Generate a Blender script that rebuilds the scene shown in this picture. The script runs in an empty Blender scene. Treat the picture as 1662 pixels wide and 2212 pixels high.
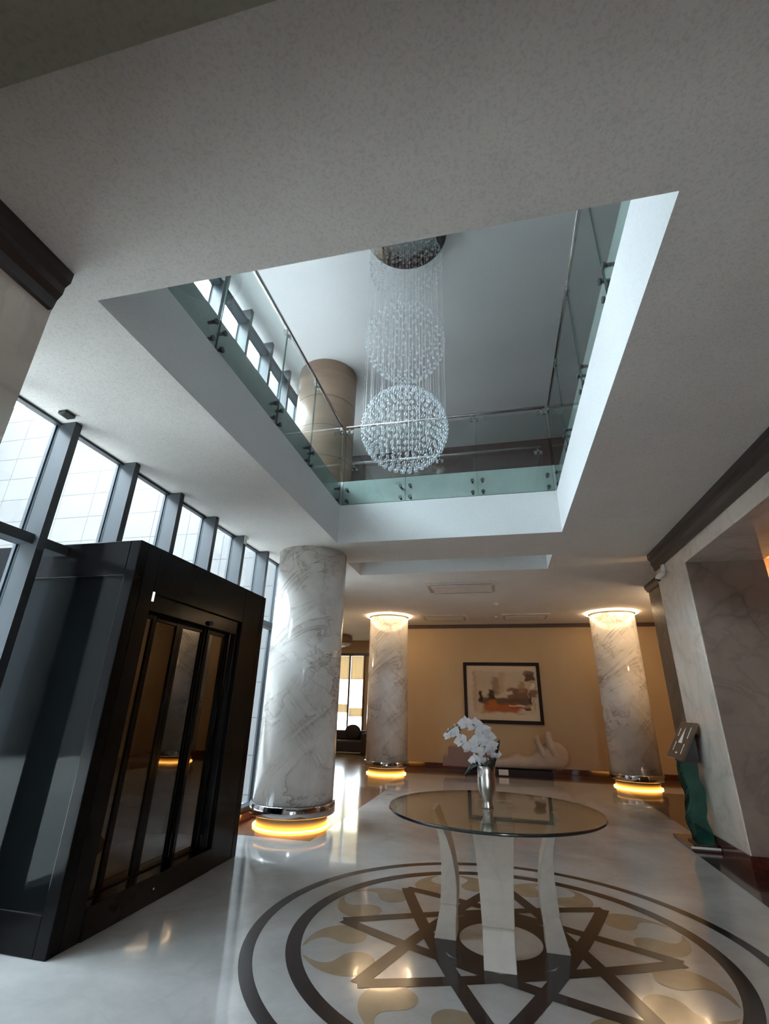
import bpy, bmesh, math, random
from mathutils import Vector, Matrix
random.seed(7)
PI = math.pi
scene = bpy.context.scene
COL = scene.collection
R_ = math.radians

# ------------------------------------------------------------------ materials
def new_mat(name):
    m = bpy.data.materials.new(name); m.use_nodes = True
    nt = m.node_tree; nt.nodes.clear()
    out = nt.nodes.new('ShaderNodeOutputMaterial')
    return m, nt, out

def N(nt, kind, **kw):
    n = nt.nodes.new(kind)
    for k, v in kw.items():
        if k.startswith('i_'):
            key = k[2:]
            key = int(key) if key.isdigit() else key.replace('_', ' ')
            n.inputs[key].default_value = v
        else:
            setattr(n, k, v)
    return n

def rgba(c): return (c[0], c[1], c[2], 1.0)

def coords(nt, scale=(1, 1, 1), rot=(0, 0, 0)):
    tc = N(nt, 'ShaderNodeTexCoord'); mp = N(nt, 'ShaderNodeMapping')
    mp.inputs['Scale'].default_value = scale; mp.inputs['Rotation'].default_value = rot
    nt.links.new(tc.outputs['Object'], mp.inputs['Vector'])
    return mp.outputs['Vector']

def ramp(nt, fac, stops):
    r = N(nt, 'ShaderNodeValToRGB'); els = r.color_ramp.elements
    while len(els) > 1: els.remove(els[-1])
    els[0].position = stops[0][0]; els[0].color = rgba(stops[0][1])
    for p, c in stops[1:]:
        e = els.new(p); e.color = rgba(c)
    nt.links.new(fac, r.inputs['Fac'])
    return r.outputs['Color']

def mixc(nt, fac, a, b, mode='MIX'):
    m = N(nt, 'ShaderNodeMix', data_type='RGBA', blend_type=mode)
    def put(sock, v):
        if hasattr(v, 'is_linked') or hasattr(v, 'node'): nt.links.new(v, sock)
        else: sock.default_value = v if isinstance(v, (int, float)) else rgba(v)
    put(m.inputs['Factor'], fac); put(m.inputs['A'], a); put(m.inputs['B'], b)
    return m.outputs['Result']

def principled(nt, out, color=None, rough=0.5, metal=0.0, spec=0.5, coat=0.0, normal=None, **kw):
    p = N(nt, 'ShaderNodeBsdfPrincipled')
    if color is not None:
        if isinstance(color, tuple): p.inputs['Base Color'].default_value = rgba(color)
        else: nt.links.new(color, p.inputs['Base Color'])
    if isinstance(rough, (int, float)): p.inputs['Roughness'].default_value = rough
    else: nt.links.new(rough, p.inputs['Roughness'])
    p.inputs['Metallic'].default_value = metal
    p.inputs['Specular IOR Level'].default_value = spec
    p.inputs['Coat Weight'].default_value = coat
    p.inputs['Coat Roughness'].default_value = 0.03
    for k, v in kw.items(): p.inputs[k.replace('_', ' ')].default_value = v
    if normal is not None: nt.links.new(normal, p.inputs['Normal'])
    nt.links.new(p.outputs['BSDF'], out.inputs['Surface'])
    return p

def bump(nt, h, strength=0.2, dist=0.01):
    b = N(nt, 'ShaderNodeBump'); b.inputs['Strength'].default_value = strength
    b.inputs['Distance'].default_value = dist
    nt.links.new(h, b.inputs['Height']); return b.outputs['Normal']

def noise(nt, vec, scale, detail=4, rough=0.55, distortion=0.0):
    n = N(nt, 'ShaderNodeTexNoise')
    n.inputs['Scale'].default_value = scale; n.inputs['Detail'].default_value = detail
    n.inputs['Roughness'].default_value = rough; n.inputs['Distortion'].default_value = distortion
    if vec is not None: nt.links.new(vec, n.inputs['Vector'])
    return n.outputs['Fac']

def m_column(name, base, cloud, vein):
    m, nt, out = new_mat(name)
    v = coords(nt)
    col = ramp(nt, noise(nt, v, 1.1, 4, 0.5, 0.6), [(0.30, cloud), (0.58, base)])
    for rot, sc, w, amt in (((0.0, 0.62, 0.3), (0.75, 0.75, 2.6), 0.034, 0.80), ((0.3, -0.75, 0.0), (0.7, 0.7, 2.2), 0.026, 0.62), ((0.5, 0.3, 0.2), (2.2, 2.2, 3.6), 0.014, 0.40)):
        vv = coords(nt, sc, rot)
        # turn first, then stretch, so the veins run aslant
        mp = vv.node; mp.inputs['Scale'].default_value = (1, 1, 1)
        st = N(nt, 'ShaderNodeMapping'); st.inputs['Scale'].default_value = sc
        nt.links.new(vv, st.inputs['Vector'])
        f = noise(nt, st.outputs['Vector'], 0.9, 6, 0.55, 0.9)
        k = ramp(nt, f, [(0.5 - 4 * w, (0, 0, 0)), (0.5 - w * .6, (0.30, 0.30, 0.30)), (0.5, (1, 1, 1)), (0.5 + w * .35, (0, 0, 0))])
        bw = N(nt, 'ShaderNodeRGBToBW'); nt.links.new(k, bw.inputs[0])
        gate = N(nt, 'ShaderNodeMapRange'); gate.inputs['From Min'].default_value = .36; gate.inputs['From Max'].default_value = .62
        nt.links.new(noise(nt, v, 1.4, 2), gate.inputs['Value'])
        a = N(nt, 'ShaderNodeMath', operation='MULTIPLY'); nt.links.new(bw.outputs[0], a.inputs[0]); nt.links.new(gate.outputs[0], a.inputs[1])
        b = N(nt, 'ShaderNodeMath', operation='MULTIPLY'); nt.links.new(a.outputs[0], b.inputs[0]); b.inputs[1].default_value = amt
        col = mixc(nt, b.outputs[0], col, vein)
    principled(nt, out, col, 0.10, 0, 0.28, 0.0)
    return m

def m_simple(name, color, rough=0.5, metal=0.0, var=0.06, scale=6.0, spec=0.5, coat=0.0):
    m, nt, out = new_mat(name)
    v = coords(nt); f = noise(nt, v, scale, 4)
    lo = tuple(max(0, c * (1 - var)) for c in color); hi = tuple(min(1, c * (1 + var)) for c in color)
    principled(nt, out, ramp(nt, f, [(0.3, lo), (0.7, hi)]), rough, metal, spec, coat)
    return m

def m_marble(name, base, cloud, vein, rough=0.12, scale=1.0, vein_amt=0.8, coat=0.3, rot=(0.5, 0.4, 0.3), stretch=(1, 1, 1), vein_w=0.035):
    m, nt, out = new_mat(name)
    v = coords(nt, tuple(scale * s for s in stretch), rot)
    c1 = noise(nt, v, 1.3, 6, 0.6, 0.4)
    col = ramp(nt, c1, [(0.32, cloud), (0.62, base)])
    # warped domain for long thin veins
    wn = N(nt, 'ShaderNodeTexNoise'); wn.inputs['Scale'].default_value = 1.1; wn.inputs['Detail'].default_value = 5
    nt.links.new(v, wn.inputs['Vector'])
    add = N(nt, 'ShaderNodeVectorMath', operation='MULTIPLY_ADD')
    nt.links.new(wn.outputs['Color'], add.inputs[0]); add.inputs[1].default_value = (0.55, 0.55, 0.55)
    nt.links.new(v, add.inputs[2])
    vo = N(nt, 'ShaderNodeTexVoronoi', feature='DISTANCE_TO_EDGE'); vo.inputs['Scale'].default_value = 1.35
    nt.links.new(add.outputs[0], vo.inputs['Vector'])
    vm = ramp(nt, vo.outputs['Distance'], [(0.0, (1, 1, 1)), (vein_w, (0.35, 0.35, 0.35)), (vein_w * 4, (0, 0, 0))])
    gate = ramp(nt, noise(nt, v, 0.9, 2), [(0.38, (0.1, 0.1, 0.1)), (0.6, (1, 1, 1))])
    vf = mixc(nt, 1.0, vm, gate, 'MULTIPLY')
    bw = N(nt, 'ShaderNodeRGBToBW'); nt.links.new(vf, bw.inputs[0])
    mul = N(nt, 'ShaderNodeMath', operation='MULTIPLY'); nt.links.new(bw.outputs[0], mul.inputs[0]); mul.inputs[1].default_value = vein_amt
    col = mixc(nt, mul.outputs[0], col, vein)
    # fine veins
    fn = noise(nt, v, 1.7, 6, 0.58, 0.7)
    fm = ramp(nt, fn, [(0.44, (0, 0, 0)), (0.5, (0.55, 0.55, 0.55)), (0.525, (0, 0, 0))])
    bw2 = N(nt, 'ShaderNodeRGBToBW'); nt.links.new(fm, bw2.inputs[0])
    mul2 = N(nt, 'ShaderNodeMath', operation='MULTIPLY'); nt.links.new(bw2.outputs[0], mul2.inputs[0]); mul2.inputs[1].default_value = vein_amt
    col = mixc(nt, mul2.outputs[0], col, vein)
    principled(nt, out, col, rough, 0, 0.5, coat)
    return m

def m_plaster(name, color, bscale=70, bstr=0.35, var=0.05, speck=0.13):
    m, nt, out = new_mat(name)
    v = coords(nt)
    f = noise(nt, v, bscale, 3, 0.6)
    big = noise(nt, v, 1.2, 3)
    lo = tuple(c * (1 - var) for c in color); hi = tuple(min(1, c * (1 + var)) for c in color)
    col = ramp(nt, big, [(0.3, lo), (0.7, hi)])
    sp = ramp(nt, f, [(0.36, (1 - speck,) * 3), (0.52, (1, 1, 1))])
    col = mixc(nt, 1.0, col, sp, 'MULTIPLY')
    principled(nt, out, col, 0.85, 0, 0.3, normal=bump(nt, f, bstr, 0.004))
    return m

def m_glass(name, tint, fres=1.45, gloss_rough=0.0, extra=0.0):
    """thin architectural pane: tinted see-through with a fresnel mirror"""
    m, nt, out = new_mat(name)
    tr = N(nt, 'ShaderNodeBsdfTransparent'); tr.inputs['Color'].default_value = rgba(tint)
    gl = N(nt, 'ShaderNodeBsdfGlossy'); gl.inputs['Roughness'].default_value = gloss_rough
    fr = N(nt, 'ShaderNodeFresnel'); geo = N(nt, 'ShaderNodeNewGeometry')
    sw = N(nt, 'ShaderNodeMath', operation='MULTIPLY_ADD')     # same mirror from both sides of the pane
    sw.inputs[1].default_value = 1 / fres - fres; sw.inputs[2].default_value = fres
    nt.links.new(geo.outputs['Backfacing'], sw.inputs[0]); nt.links.new(sw.outputs[0], fr.inputs['IOR'])
    fac = fr.outputs[0]
    if extra:
        ad = N(nt, 'ShaderNodeMath', operation='ADD', use_clamp=True); ad.inputs[1].default_value = extra
        nt.links.new(fac, ad.inputs[0]); fac = ad.outputs[0]
    mx = N(nt, 'ShaderNodeMixShader')
    nt.links.new(fac, mx.inputs[0]); nt.links.new(tr.outputs[0], mx.inputs[1]); nt.links.new(gl.outputs[0], mx.inputs[2])
    nt.links.new(mx.outputs[0], out.inputs['Surface'])
    return m

def m_emit(name, color, strength):
    m, nt, out = new_mat(name)
    e = N(nt, 'ShaderNodeEmission'); e.inputs['Color'].default_value = rgba(color); e.inputs['Strength'].default_value = strength
    nt.links.new(e.outputs[0], out.inputs['Surface'])
    return m

def m_tiles(name, color, joint, tw=1.2, th=0.6, vertical='YZ'):
    m, nt, out = new_mat(name)
    tc = N(nt, 'ShaderNodeTexCoord'); sep = N(nt, 'ShaderNodeSeparateXYZ'); cmb = N(nt, 'ShaderNodeCombineXYZ')
    nt.links.new(tc.outputs['Object'], sep.inputs[0])
    nt.links.new(sep.outputs['Y' if vertical[0] == 'Y' else 'X'], cmb.inputs[0])
    nt.links.new(sep.outputs['Z' if vertical[1] == 'Z' else 'Y'], cmb.inputs[1])
    br = N(nt, 'ShaderNodeTexBrick', offset=0.0)
    br.inputs['Scale'].default_value = 1.0; br.inputs['Mortar Size'].default_value = 0.008
    br.inputs['Brick Width'].default_value = tw; br.inputs['Row Height'].default_value = th
    br.inputs['Color1'].default_value = rgba(color); br.inputs['Color2'].default_value = rgba(tuple(c * 0.93 for c in color))
    br.inputs['Mortar'].default_value = rgba(joint)
    nt.links.new(cmb.outputs[0], br.inputs['Vector'])
    cl = noise(nt, tc.outputs['Object'], 2.0, 4)
    col = mixc(nt, 1.0, br.outputs['Color'], ramp(nt, cl, [(0.3, (0.93, 0.92, 0.91)), (0.7, (1, 1, 1))]), 'MULTIPLY')
    principled(nt, out, col, 0.6, 0, 0.3)
    return m

M = {}
M['ceiling'] = m_plaster('ceiling_stucco', (0.72, 0.685, 0.645))
M['white_plaster'] = m_plaster('white_plaster', (0.74, 0.745, 0.745), 60, 0.2, 0.02, 0.06)
M['soffit'] = m_plaster('shaded_olive_soffit', (0.19, 0.18, 0.14), 40, 0.2)  # dark olive, with the backlit beam's shade put into the colour
M['upper_ceiling'] = m_plaster('upper_ceiling', (0.76, 0.77, 0.77), 30, 0.02, 0.02, 0.02)
M['upper_wall'] = m_simple('red_brown_wall', (0.105, 0.046, 0.036), 0.5)
M['slab_edge'] = m_simple('pale_green_slab_edge', (0.43, 0.50, 0.475), 0.45, var=0.10, scale=3)
M['floor'] = m_marble('floor_marble', (0.49, 0.475, 0.46), (0.36, 0.35, 0.34), (0.34, 0.33, 0.32), rough=0.10, scale=0.9, vein_amt=0.35, coat=0.45)
M['inlay_dark'] = m_simple('dark_inlay_marble', (0.018, 0.013, 0.014), 0.14, var=0.3, scale=4, spec=0.3)
M['inlay_cream'] = m_marble('cream_inlay_marble', (0.62, 0.58, 0.52), (0.52, 0.48, 0.43), (0.4, 0.35, 0.3), rough=0.12, scale=1.5, vein_amt=0.3)
M['inlay_tan'] = m_simple('tan_inlay_marble', (0.30, 0.225, 0.145), 0.12, var=0.12, scale=5, coat=0.3)
M['floor_brown'] = m_simple('brown_floor_marble', (0.17, 0.085, 0.05), 0.12, var=0.25, scale=3, spec=0.22)
M['floor_tan'] = m_simple('tan_floor_marble', (0.26, 0.19, 0.115), 0.16, var=0.15, scale=2, spec=0.2)
M['granite_red'] = m_simple('red_brown_granite', (0.085, 0.024, 0.018), 0.10, var=0.35, scale=30, coat=0.4)
M['granite_dark'] = m_simple('dark_brown_granite', (0.045, 0.022, 0.020), 0.12, var=0.35, scale=30, coat=0.3)
M['column'] = m_column('column_marble', (0.84, 0.805, 0.76), (0.66, 0.615, 0.57), (0.27, 0.215, 0.175))
M['upper_column'] = m_marble('tan_column_stone', (0.47, 0.33, 0.23), (0.36, 0.24, 0.165), (0.24, 0.15, 0.10), rough=0.35, scale=0.8, vein_amt=0.3, coat=0.0, stretch=(0.4, 0.4, 2.2))
M['pillar'] = m_marble('cream_wall_marble', (0.78, 0.71, 0.63), (0.66, 0.60, 0.53), (0.33, 0.29, 0.25), rough=0.05, scale=0.9, vein_amt=0.35, coat=1.0)
M['jamb'] = m_marble('brown_jamb_marble', (0.35, 0.262, 0.205), (0.24, 0.18, 0.14), (0.12, 0.09, 0.07), rough=0.2, scale=0.8, vein_amt=0.5, coat=0.2)
M['pillar_dark'] = m_marble('dark_pillar_marble', (0.14, 0.115, 0.09), (0.09, 0.075, 0.06), (0.04, 0.03, 0.025), rough=0.25, scale=1.5, vein_amt=0.5, coat=0.1)
M['cornice'] = m_simple('dark_cornice', (0.032, 0.026, 0.025), 0.35, var=0.1)
M['cornice_brown'] = m_simple('brown_cornice', (0.075, 0.042, 0.03), 0.4, var=0.1)
M['wall_beige'] = m_plaster('beige_wallpaper', (0.50, 0.365, 0.225), 90, 0.04, 0.03, 0.05)
M['wall_orange'] = m_simple('orange_wall_paint', (0.50, 0.20, 0.08), 0.5)
M['wall_plain'] = m_plaster('plain_wall', (0.55, 0.52, 0.48), 40, 0.1, 0.03)
M['mullion'] = m_simple('grey_aluminium', (0.035, 0.043, 0.05), 0.4, 0.0, var=0.05)
M['pane'] = m_glass('window_glass', (0.93, 0.96, 0.96), 1.35)
M['rail_glass'] = m_glass('balustrade_glass', (0.93, 0.965, 0.955), 1.45)
M['glass_edge'] = m_simple('green_glass_edge', (0.06, 0.12, 0.10), 0.15)
M['steel'] = m_simple('brushed_steel', (0.55, 0.54, 0.52), 0.22, 1.0, var=0.05)
M['steel_dark'] = m_simple('dark_steel_boss', (0.10, 0.10, 0.10), 0.3, 0.8)
M['chrome'] = m_simple('chrome_band', (0.50, 0.49, 0.49), 0.10, 1.0, var=0.03)
M['brass'] = m_simple('warm_plinth', (0.80, 0.56, 0.22), 0.35, 0.0)
M['led_warm'] = m_emit('warm_led_strip', (1.0, 0.46, 0.10), 4)
M['led_top'] = m_emit('warm_white_ring', (1.0, 0.70, 0.40), 8)
M['black_gloss'] = m_simple('black_lift_panel', (0.008, 0.008, 0.009), 0.16, 0.0, var=0.2, coat=0.0, spec=0.12)
M['black_frame'] = m_simple('black_metal_frame', (0.006, 0.006, 0.0065), 0.15, 0.0, var=0.2, spec=0.10)
M['lift_glass'] = m_glass('dark_tinted_glass', (0.05, 0.055, 0.06), 1.5, 0.0, 0.02)
M['lift_panel'] = m_simple('dark_lift_side_glass', (0.005, 0.006, 0.0065), 0.04, spec=0.10)
M['door_glass'] = m_glass('lift_door_glass', (0.45, 0.46, 0.48), 1.5, 0.0, 0.11)
M['cabin_wall'] = m_simple('cabin_bronze_panel', (0.09, 0.075, 0.06), 0.35, 0.3)
M['cabin_floor'] = m_simple('cabin_grey_floor', (0.42, 0.43, 0.45), 0.2)
M['cabin_lamp'] = m_emit('cabin_lamp', (1.0, 0.66, 0.32), 5)
M['table_glass'] = m_glass('table_glass', (0.82, 0.84, 0.79), 1.52, 0.0, 0.03)
M['table_edge'] = m_simple('dark_glass_edge', (0.02, 0.026, 0.026), 0.12, spec=0.6)
M['table_stone'] = m_marble('travertine_leg', (0.60, 0.525, 0.45), (0.51, 0.44, 0.37), (0.38, 0.32, 0.27), rough=0.35, scale=2.5, vein_amt=0.25, coat=0.0)
M['silver'] = m_simple('silver_vase', (0.62, 0.58, 0.53), 0.3, 1.0, var=0.03)
M['leaf'] = m_simple('dark_green_leaf', (0.018, 0.024, 0.016), 0.35, var=0.3)
M['stem'] = m_simple('green_stem', (0.05, 0.055, 0.03), 0.5)
M['bud'] = m_simple('brown_bud', (0.06, 0.035, 0.035), 0.5)
def m_petal():
    m, nt, out = new_mat('white_petal')
    d = N(nt, 'ShaderNodeBsdfDiffuse'); d.inputs['Color'].default_value = (0.86, 0.86, 0.88, 1)
    t = N(nt, 'ShaderNodeBsdfTranslucent'); t.inputs['Color'].default_value = (0.86, 0.86, 0.90, 1)
    mx = N(nt, 'ShaderNodeMixShader'); mx.inputs[0].default_value = 0.35
    nt.links.new(d.outputs[0], mx.inputs[1]); nt.links.new(t.outputs[0], mx.inputs[2])
    nt.links.new(mx.outputs[0], out.inputs['Surface'])
    return m
M['petal'] = m_petal()
M['frame_dark'] = m_simple('dark_wood_frame', (0.016, 0.008, 0.008), 0.5, spec=0.2)
M['mat_board'] = m_simple('cream_mat_board', (0.60, 0.51, 0.42), 0.7, var=0.02)
M['sculpt_stone'] = m_simple('sculpture_stone', (0.40, 0.31, 0.25), 0.55, var=0.12, scale=3)
M['sculpt_block'] = m_simple('pinkish_stone_block', (0.25, 0.155, 0.125), 0.55, var=0.08)
M['plinth_dark'] = m_simple('dark_plinth', (0.016, 0.010, 0.012), 0.5, spec=0.2)
M['card'] = m_simple('white_card', (0.66, 0.60, 0.56), 0.6)
M['kiosk_board'] = m_simple('bronze_sign_board', (0.105, 0.075, 0.058), 0.3, 0.3)
M['kiosk_neck'] = m_simple('dark_brown_neck', (0.030, 0.016, 0.014), 0.35)
M['kiosk_text'] = m_simple('pale_lettering', (0.80, 0.78, 0.72), 0.5)
M['kiosk_slab'] = m_simple('polished_slab', (0.12, 0.065, 0.05), 0.05, coat=0.6)
M['kiosk_lip'] = m_simple('pale_slab_lip', (0.72, 0.70, 0.64), 0.4)
def m_green_glass():
    m, nt, out = new_mat('green_wavy_glass')
    v = coords(nt)
    f = noise(nt, v, 5.0, 3)
    col = ramp(nt, f, [(0.35, (0.006, 0.04, 0.032)), (0.65, (0.035, 0.15, 0.11))])
    p = N(nt, 'ShaderNodeBsdfPrincipled'); nt.links.new(col, p.inputs['Base Color'])
    p.inputs['Roughness'].default_value = 0.08; p.inputs['Coat Weight'].default_value = 0.5
    t = N(nt, 'ShaderNodeBsdfTransparent'); t.inputs['Color'].default_value = (0.25, 0.62, 0.50, 1)
    mx = N(nt, 'ShaderNodeMixShader'); mx.inputs[0].default_value = 0.35
    nt.links.new(p.outputs[0], mx.inputs[1]); nt.links.new(t.outputs[0], mx.inputs[2])
    nt.links.new(mx.outputs[0], out.inputs['Surface'])
    return m
M['green_glass'] = m_green_glass()
def m_bead():
    m, nt, out = new_mat('crystal_bead')
    t = N(nt, 'ShaderNodeBsdfTransparent'); t.inputs['Color'].default_value = (0.95, 0.97, 0.98, 1)
    g = N(nt, 'ShaderNodeBsdfGlossy'); g.inputs['Roughness'].default_value = 0.08; g.inputs['Color'].default_value = (0.95, 0.97, 1, 1)
    d = N(nt, 'ShaderNodeBsdfDiffuse'); d.inputs['Color'].default_value = (0.85, 0.88, 0.9, 1)
    tl = N(nt, 'ShaderNodeBsdfTranslucent'); tl.inputs['Color'].default_value = (0.9, 0.93, 0.95, 1)
    a = N(nt, 'ShaderNodeMixShader'); a.inputs[0].default_value = 0.5
    nt.links.new(d.outputs[0], a.inputs[1]); nt.links.new(tl.outputs[0], a.inputs[2])
    b = N(nt, 'ShaderNodeMixShader'); b.inputs[0].default_value = 0.45
    nt.links.new(a.outputs[0], b.inputs[1]); nt.links.new(g.outputs[0], b.inputs[2])
    lw = N(nt, 'ShaderNodeLayerWeight'); lw.inputs['Blend'].default_value = 0.35
    mr = N(nt, 'ShaderNodeMapRange'); mr.inputs['To Min'].default_value = 0.04; mr.inputs['To Max'].default_value = 0.75
    nt.links.new(lw.outputs['Facing'], mr.inputs['Value'])
    c = N(nt, 'ShaderNodeMixShader'); nt.links.new(mr.outputs[0], c.inputs[0])
    nt.links.new(t.outputs[0], c.inputs[1]); nt.links.new(b.outputs[0], c.inputs[2])
    nt.links.new(c.outputs[0], out.inputs['Surface'])
    return m
M['bead'] = m_bead()
def m_thread():
    m, nt, out = new_mat('clear_thread')
    t = N(nt, 'ShaderNodeBsdfTransparent')
    d = N(nt, 'ShaderNodeBsdfGlossy'); d.inputs['Roughness'].default_value = 0.3; d.inputs['Color'].default_value = (0.9, 0.92, 0.95, 1)
    c = N(nt, 'ShaderNodeMixShader'); c.inputs[0].default_value = 0.3
    nt.links.new(t.outputs[0], c.inputs[1]); nt.links.new(d.outputs[0], c.inputs[2])
    nt.links.new(c.outputs[0], out.inputs['Surface'])
    return m
M['thread'] = m_thread()
def m_hammered():
    m, nt, out = new_mat('hammered_mirror_plate')
    v = coords(nt)
    f = noise(nt, v, 9, 3)
    principled(nt, out, (0.42, 0.42, 0.40), 0.12, 1.0, normal=bump(nt, f, 0.5, 0.03))
    return m
M['plate'] = m_hammered()
M['lamp_drum'] = m_simple('brown_drum', (0.20, 0.13, 0.085), 0.5)
M['sofa'] = m_simple('dark_upholstery', (0.018, 0.012, 0.014), 0.8)
def m_blind(name, col):
    m, nt, out = new_mat(name)
    v = coords(nt, (14, 1, 0.4))
    f = noise(nt, v, 1.0, 3)
    c = ramp(nt, f, [(0.3, tuple(x * 0.85 for x in col)), (0.7, col)])
    d = N(nt, 'ShaderNodeBsdfDiffuse'); t = N(nt, 'ShaderNodeBsdfTranslucent')
    nt.links.new(c, d.inputs[0]); nt.links.new(c, t.inputs[0])
    mx = N(nt, 'ShaderNodeMixShader'); mx.inputs[0].default_value = 0.6
    nt.links.new(d.outputs[0], mx.inputs[1]); nt.links.new(t.outputs[0], mx.inputs[2])
    nt.links.new(mx.outputs[0], out.inputs['Surface'])
    return m
M['blind_tan'] = m_blind('tan_blind', (0.42, 0.33, 0.22))
M['blind_cream'] = m_blind('cream_blind', (0.88, 0.83, 0.70))
M['stone_out'] = m_tiles('outside_stone', (0.10, 0.096, 0.094), (0.035, 0.034, 0.033), 0.95, 0.62, 'YZ')
M['stone_out_x'] = m_tiles('outside_stone_return', (0.10, 0.096, 0.094), (0.035, 0.034, 0.033), 0.95, 0.62, 'XZ')
M['paving'] = m_tiles('outside_paving', (0.60, 0.59, 0.57), (0.4, 0.39, 0.38), 0.6, 0.6, 'XY')
M['white_plastic'] = m_simple('white_plastic', (0.66, 0.62, 0.57), 0.4)
M['black_plastic'] = m_simple('black_plastic', (0.012, 0.012, 0.012), 0.3)
M['slot'] = m_simple('vent_slot', (0.40, 0.37, 0.34), 0.6)
M['shade_amber'] = m_emit('lit_amber_shade', (1.0, 0.50, 0.10), 3.5)
M['lift_sign'] = m_emit('lit_lift_indicator', (0.85, 0.9, 0.8), 0.5)

# ------------------------------------------------------------------ mesh builder (world coordinates)
class MB:
    def __init__(self):
        self.v = []; self.f = []; self.s = []
    def add(self, vs, fs, smooth=False):
        o = len(self.v); self.v += [tuple(p) for p in vs]
        self.f += [tuple(i + o for i in f) for f in fs]; self.s += [smooth] * len(fs)
        return self
    def box(self, x0, x1, y0, y1, z0, z1):
        vs = [(x0, y0, z0), (x1, y0, z0), (x1, y1, z0), (x0, y1, z0), (x0, y0, z1), (x1, y0, z1), (x1, y1, z1), (x0, y1, z1)]
        return self.add(vs, [(0, 3, 2, 1), (4, 5, 6, 7), (0, 1, 5, 4), (1, 2, 6, 5), (2, 3, 7, 6), (3, 0, 4, 7)])
    def quad(self, *p): return self.add(p, [(0, 1, 2, 3)])
    def lathe(self, cx, cy, prof, seg=48, smooth=True, close=True):
        vs = []; fs = []
        for r, z in prof:
            for k in range(seg):
                a = 2 * PI * k / seg
                vs.append((cx + r * math.cos(a), cy + r * math.sin(a), z))
        for i in range(len(prof) - 1):
            for k in range(seg):
                k2 = (k + 1) % seg
                fs.append((i * seg + k, i * seg + k2, (i + 1) * seg + k2, (i + 1) * seg + k))
        self.add(vs, fs, smooth)
        if close:
            o = len(self.v) - len(vs)
            if prof[0][0] > 1e-4:
                self.f.append(tuple(o + k for k in reversed(range(seg)))); self.s.append(False)
            if prof[-1][0] > 1e-4:
                b = o + (len(prof) - 1) * seg
                self.f.append(tuple(b + k for k in range(seg))); self.s.append(False)
        return self
    def tube(self, pts, r, seg=8, smooth=True, caps=True):
        pts = [Vector(p) for p in pts]
        rs = r if isinstance(r, (list, tuple)) else [r] * len(pts)
        vs = []; fs = []; prev = None
        for i, p in enumerate(pts):
            if i == 0: t = pts[1] - pts[0]
            elif i == len(pts) - 1: t = pts[-1] - pts[-2]
            else: t = (pts[i + 1] - pts[i - 1])
            t.normalize()
            if prev is None:
                u = t.cross(Vector((0, 0, 1)))
                if u.length < 1e-3: u = t.cross(Vector((0, 1, 0)))
            else:
                u = prev - t * prev.dot(t)
            u.normalize(); prev = u; w = t.cross(u)
            for k in range(seg):
                a = 2 * PI * k / seg
                vs.append(p + (u * math.cos(a) + w * math.sin(a)) * rs[i])
        n = len(pts)
        for i in range(n - 1):
            for k in range(seg):
                k2 = (k + 1) % seg
                fs.append((i * seg + k, i * seg + k2, (i + 1) * seg + k2, (i + 1) * seg + k))
        self.add(vs, fs, smooth)
        if caps:
            o = len(self.v) - len(vs)
            self.f.append(tuple(o + k for k in reversed(range(seg)))); self.s.append(False)
            self.f.append(tuple(o + (n - 1) * seg + k for k in range(seg))); self.s.append(False)
        return self
    def prism(self, poly, axis, a, b):
        """poly: 2-D outline; axis 'z' -> (x,y), 'y' -> (x,z), 'x' -> (y,z); extruded from a to b"""
        def P(p, t):
            return {'z': (p[0], p[1], t), 'y': (p[0], t, p[1]), 'x': (t, p[0], p[1])}[axis]
        n = len(poly)
        vs = [P(p, a) for p in poly] + [P(p, b) for p in poly]
        fs = [tuple(range(n)), tuple(range(2 * n - 1, n - 1, -1))]
        for i in range(n):
            j = (i + 1) % n
            fs.append((i, i + n, j + n, j))
        return self.add(vs, fs)
    def sphere(self, c, r, seg=16, rings=10, sc=(1, 1, 1)):
        prof = []
        vs = []; fs = []
        for i in range(rings + 1):
            th = PI * i / rings
            for k in range(seg):
                a = 2 * PI * k / seg
                vs.append((c[0] + r * sc[0] * math.sin(th) * math.cos(a), c[1] + r * sc[1] * math.sin(th) * math.sin(a), c[2] + r * sc[2] * math.cos(th)))
        for i in range(rings):
            for k in range(seg):
                k2 = (k + 1) % seg
                fs.append((i * seg + k, (i + 1) * seg + k, (i + 1) * seg + k2, i * seg + k2))
        return self.add(vs, fs, True)
    def ribbon(self, pts, w, z0, z1):
        """flat band of width w following 2-D points"""
        n = len(pts); L = []; Rr = []
        for i in range(n):
            a = Vector(pts[max(0, i - 1)]); b = Vector(pts[min(n - 1, i + 1)])
            t = (b - a).normalized(); nn = Vector((-t.y, t.x))
            ww = w[i] if isinstance(w, list) else w
            L.append(Vector(pts[i]) + nn * ww / 2); Rr.append(Vector(pts[i]) - nn * ww / 2)
        for i in range(n - 1):
            self.quad((Rr[i].x, Rr[i].y, z1), (Rr[i + 1].x, Rr[i + 1].y, z1), (L[i + 1].x, L[i + 1].y, z1), (L[i].x, L[i].y, z1))
        return self
    def ring(self, cx, cy, r0, r1, z, seg=128):
        vs = []; fs = []
        for k in range(seg):
            a = 2 * PI * k / seg
            vs += [(cx + r0 * math.cos(a), cy + r0 * math.sin(a), z), (cx + r1 * math.cos(a), cy + r1 * math.sin(a), z)]
        for k in range(seg):
            k2 = (k + 1) % seg
            fs.append((2 * k, 2 * k + 1, 2 * k2 + 1, 2 * k2))
        return self.add(vs, fs)

def wpos(o):
    p = Vector((0, 0, 0))
    while o: p += o.location; o = o.parent
    return p

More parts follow.
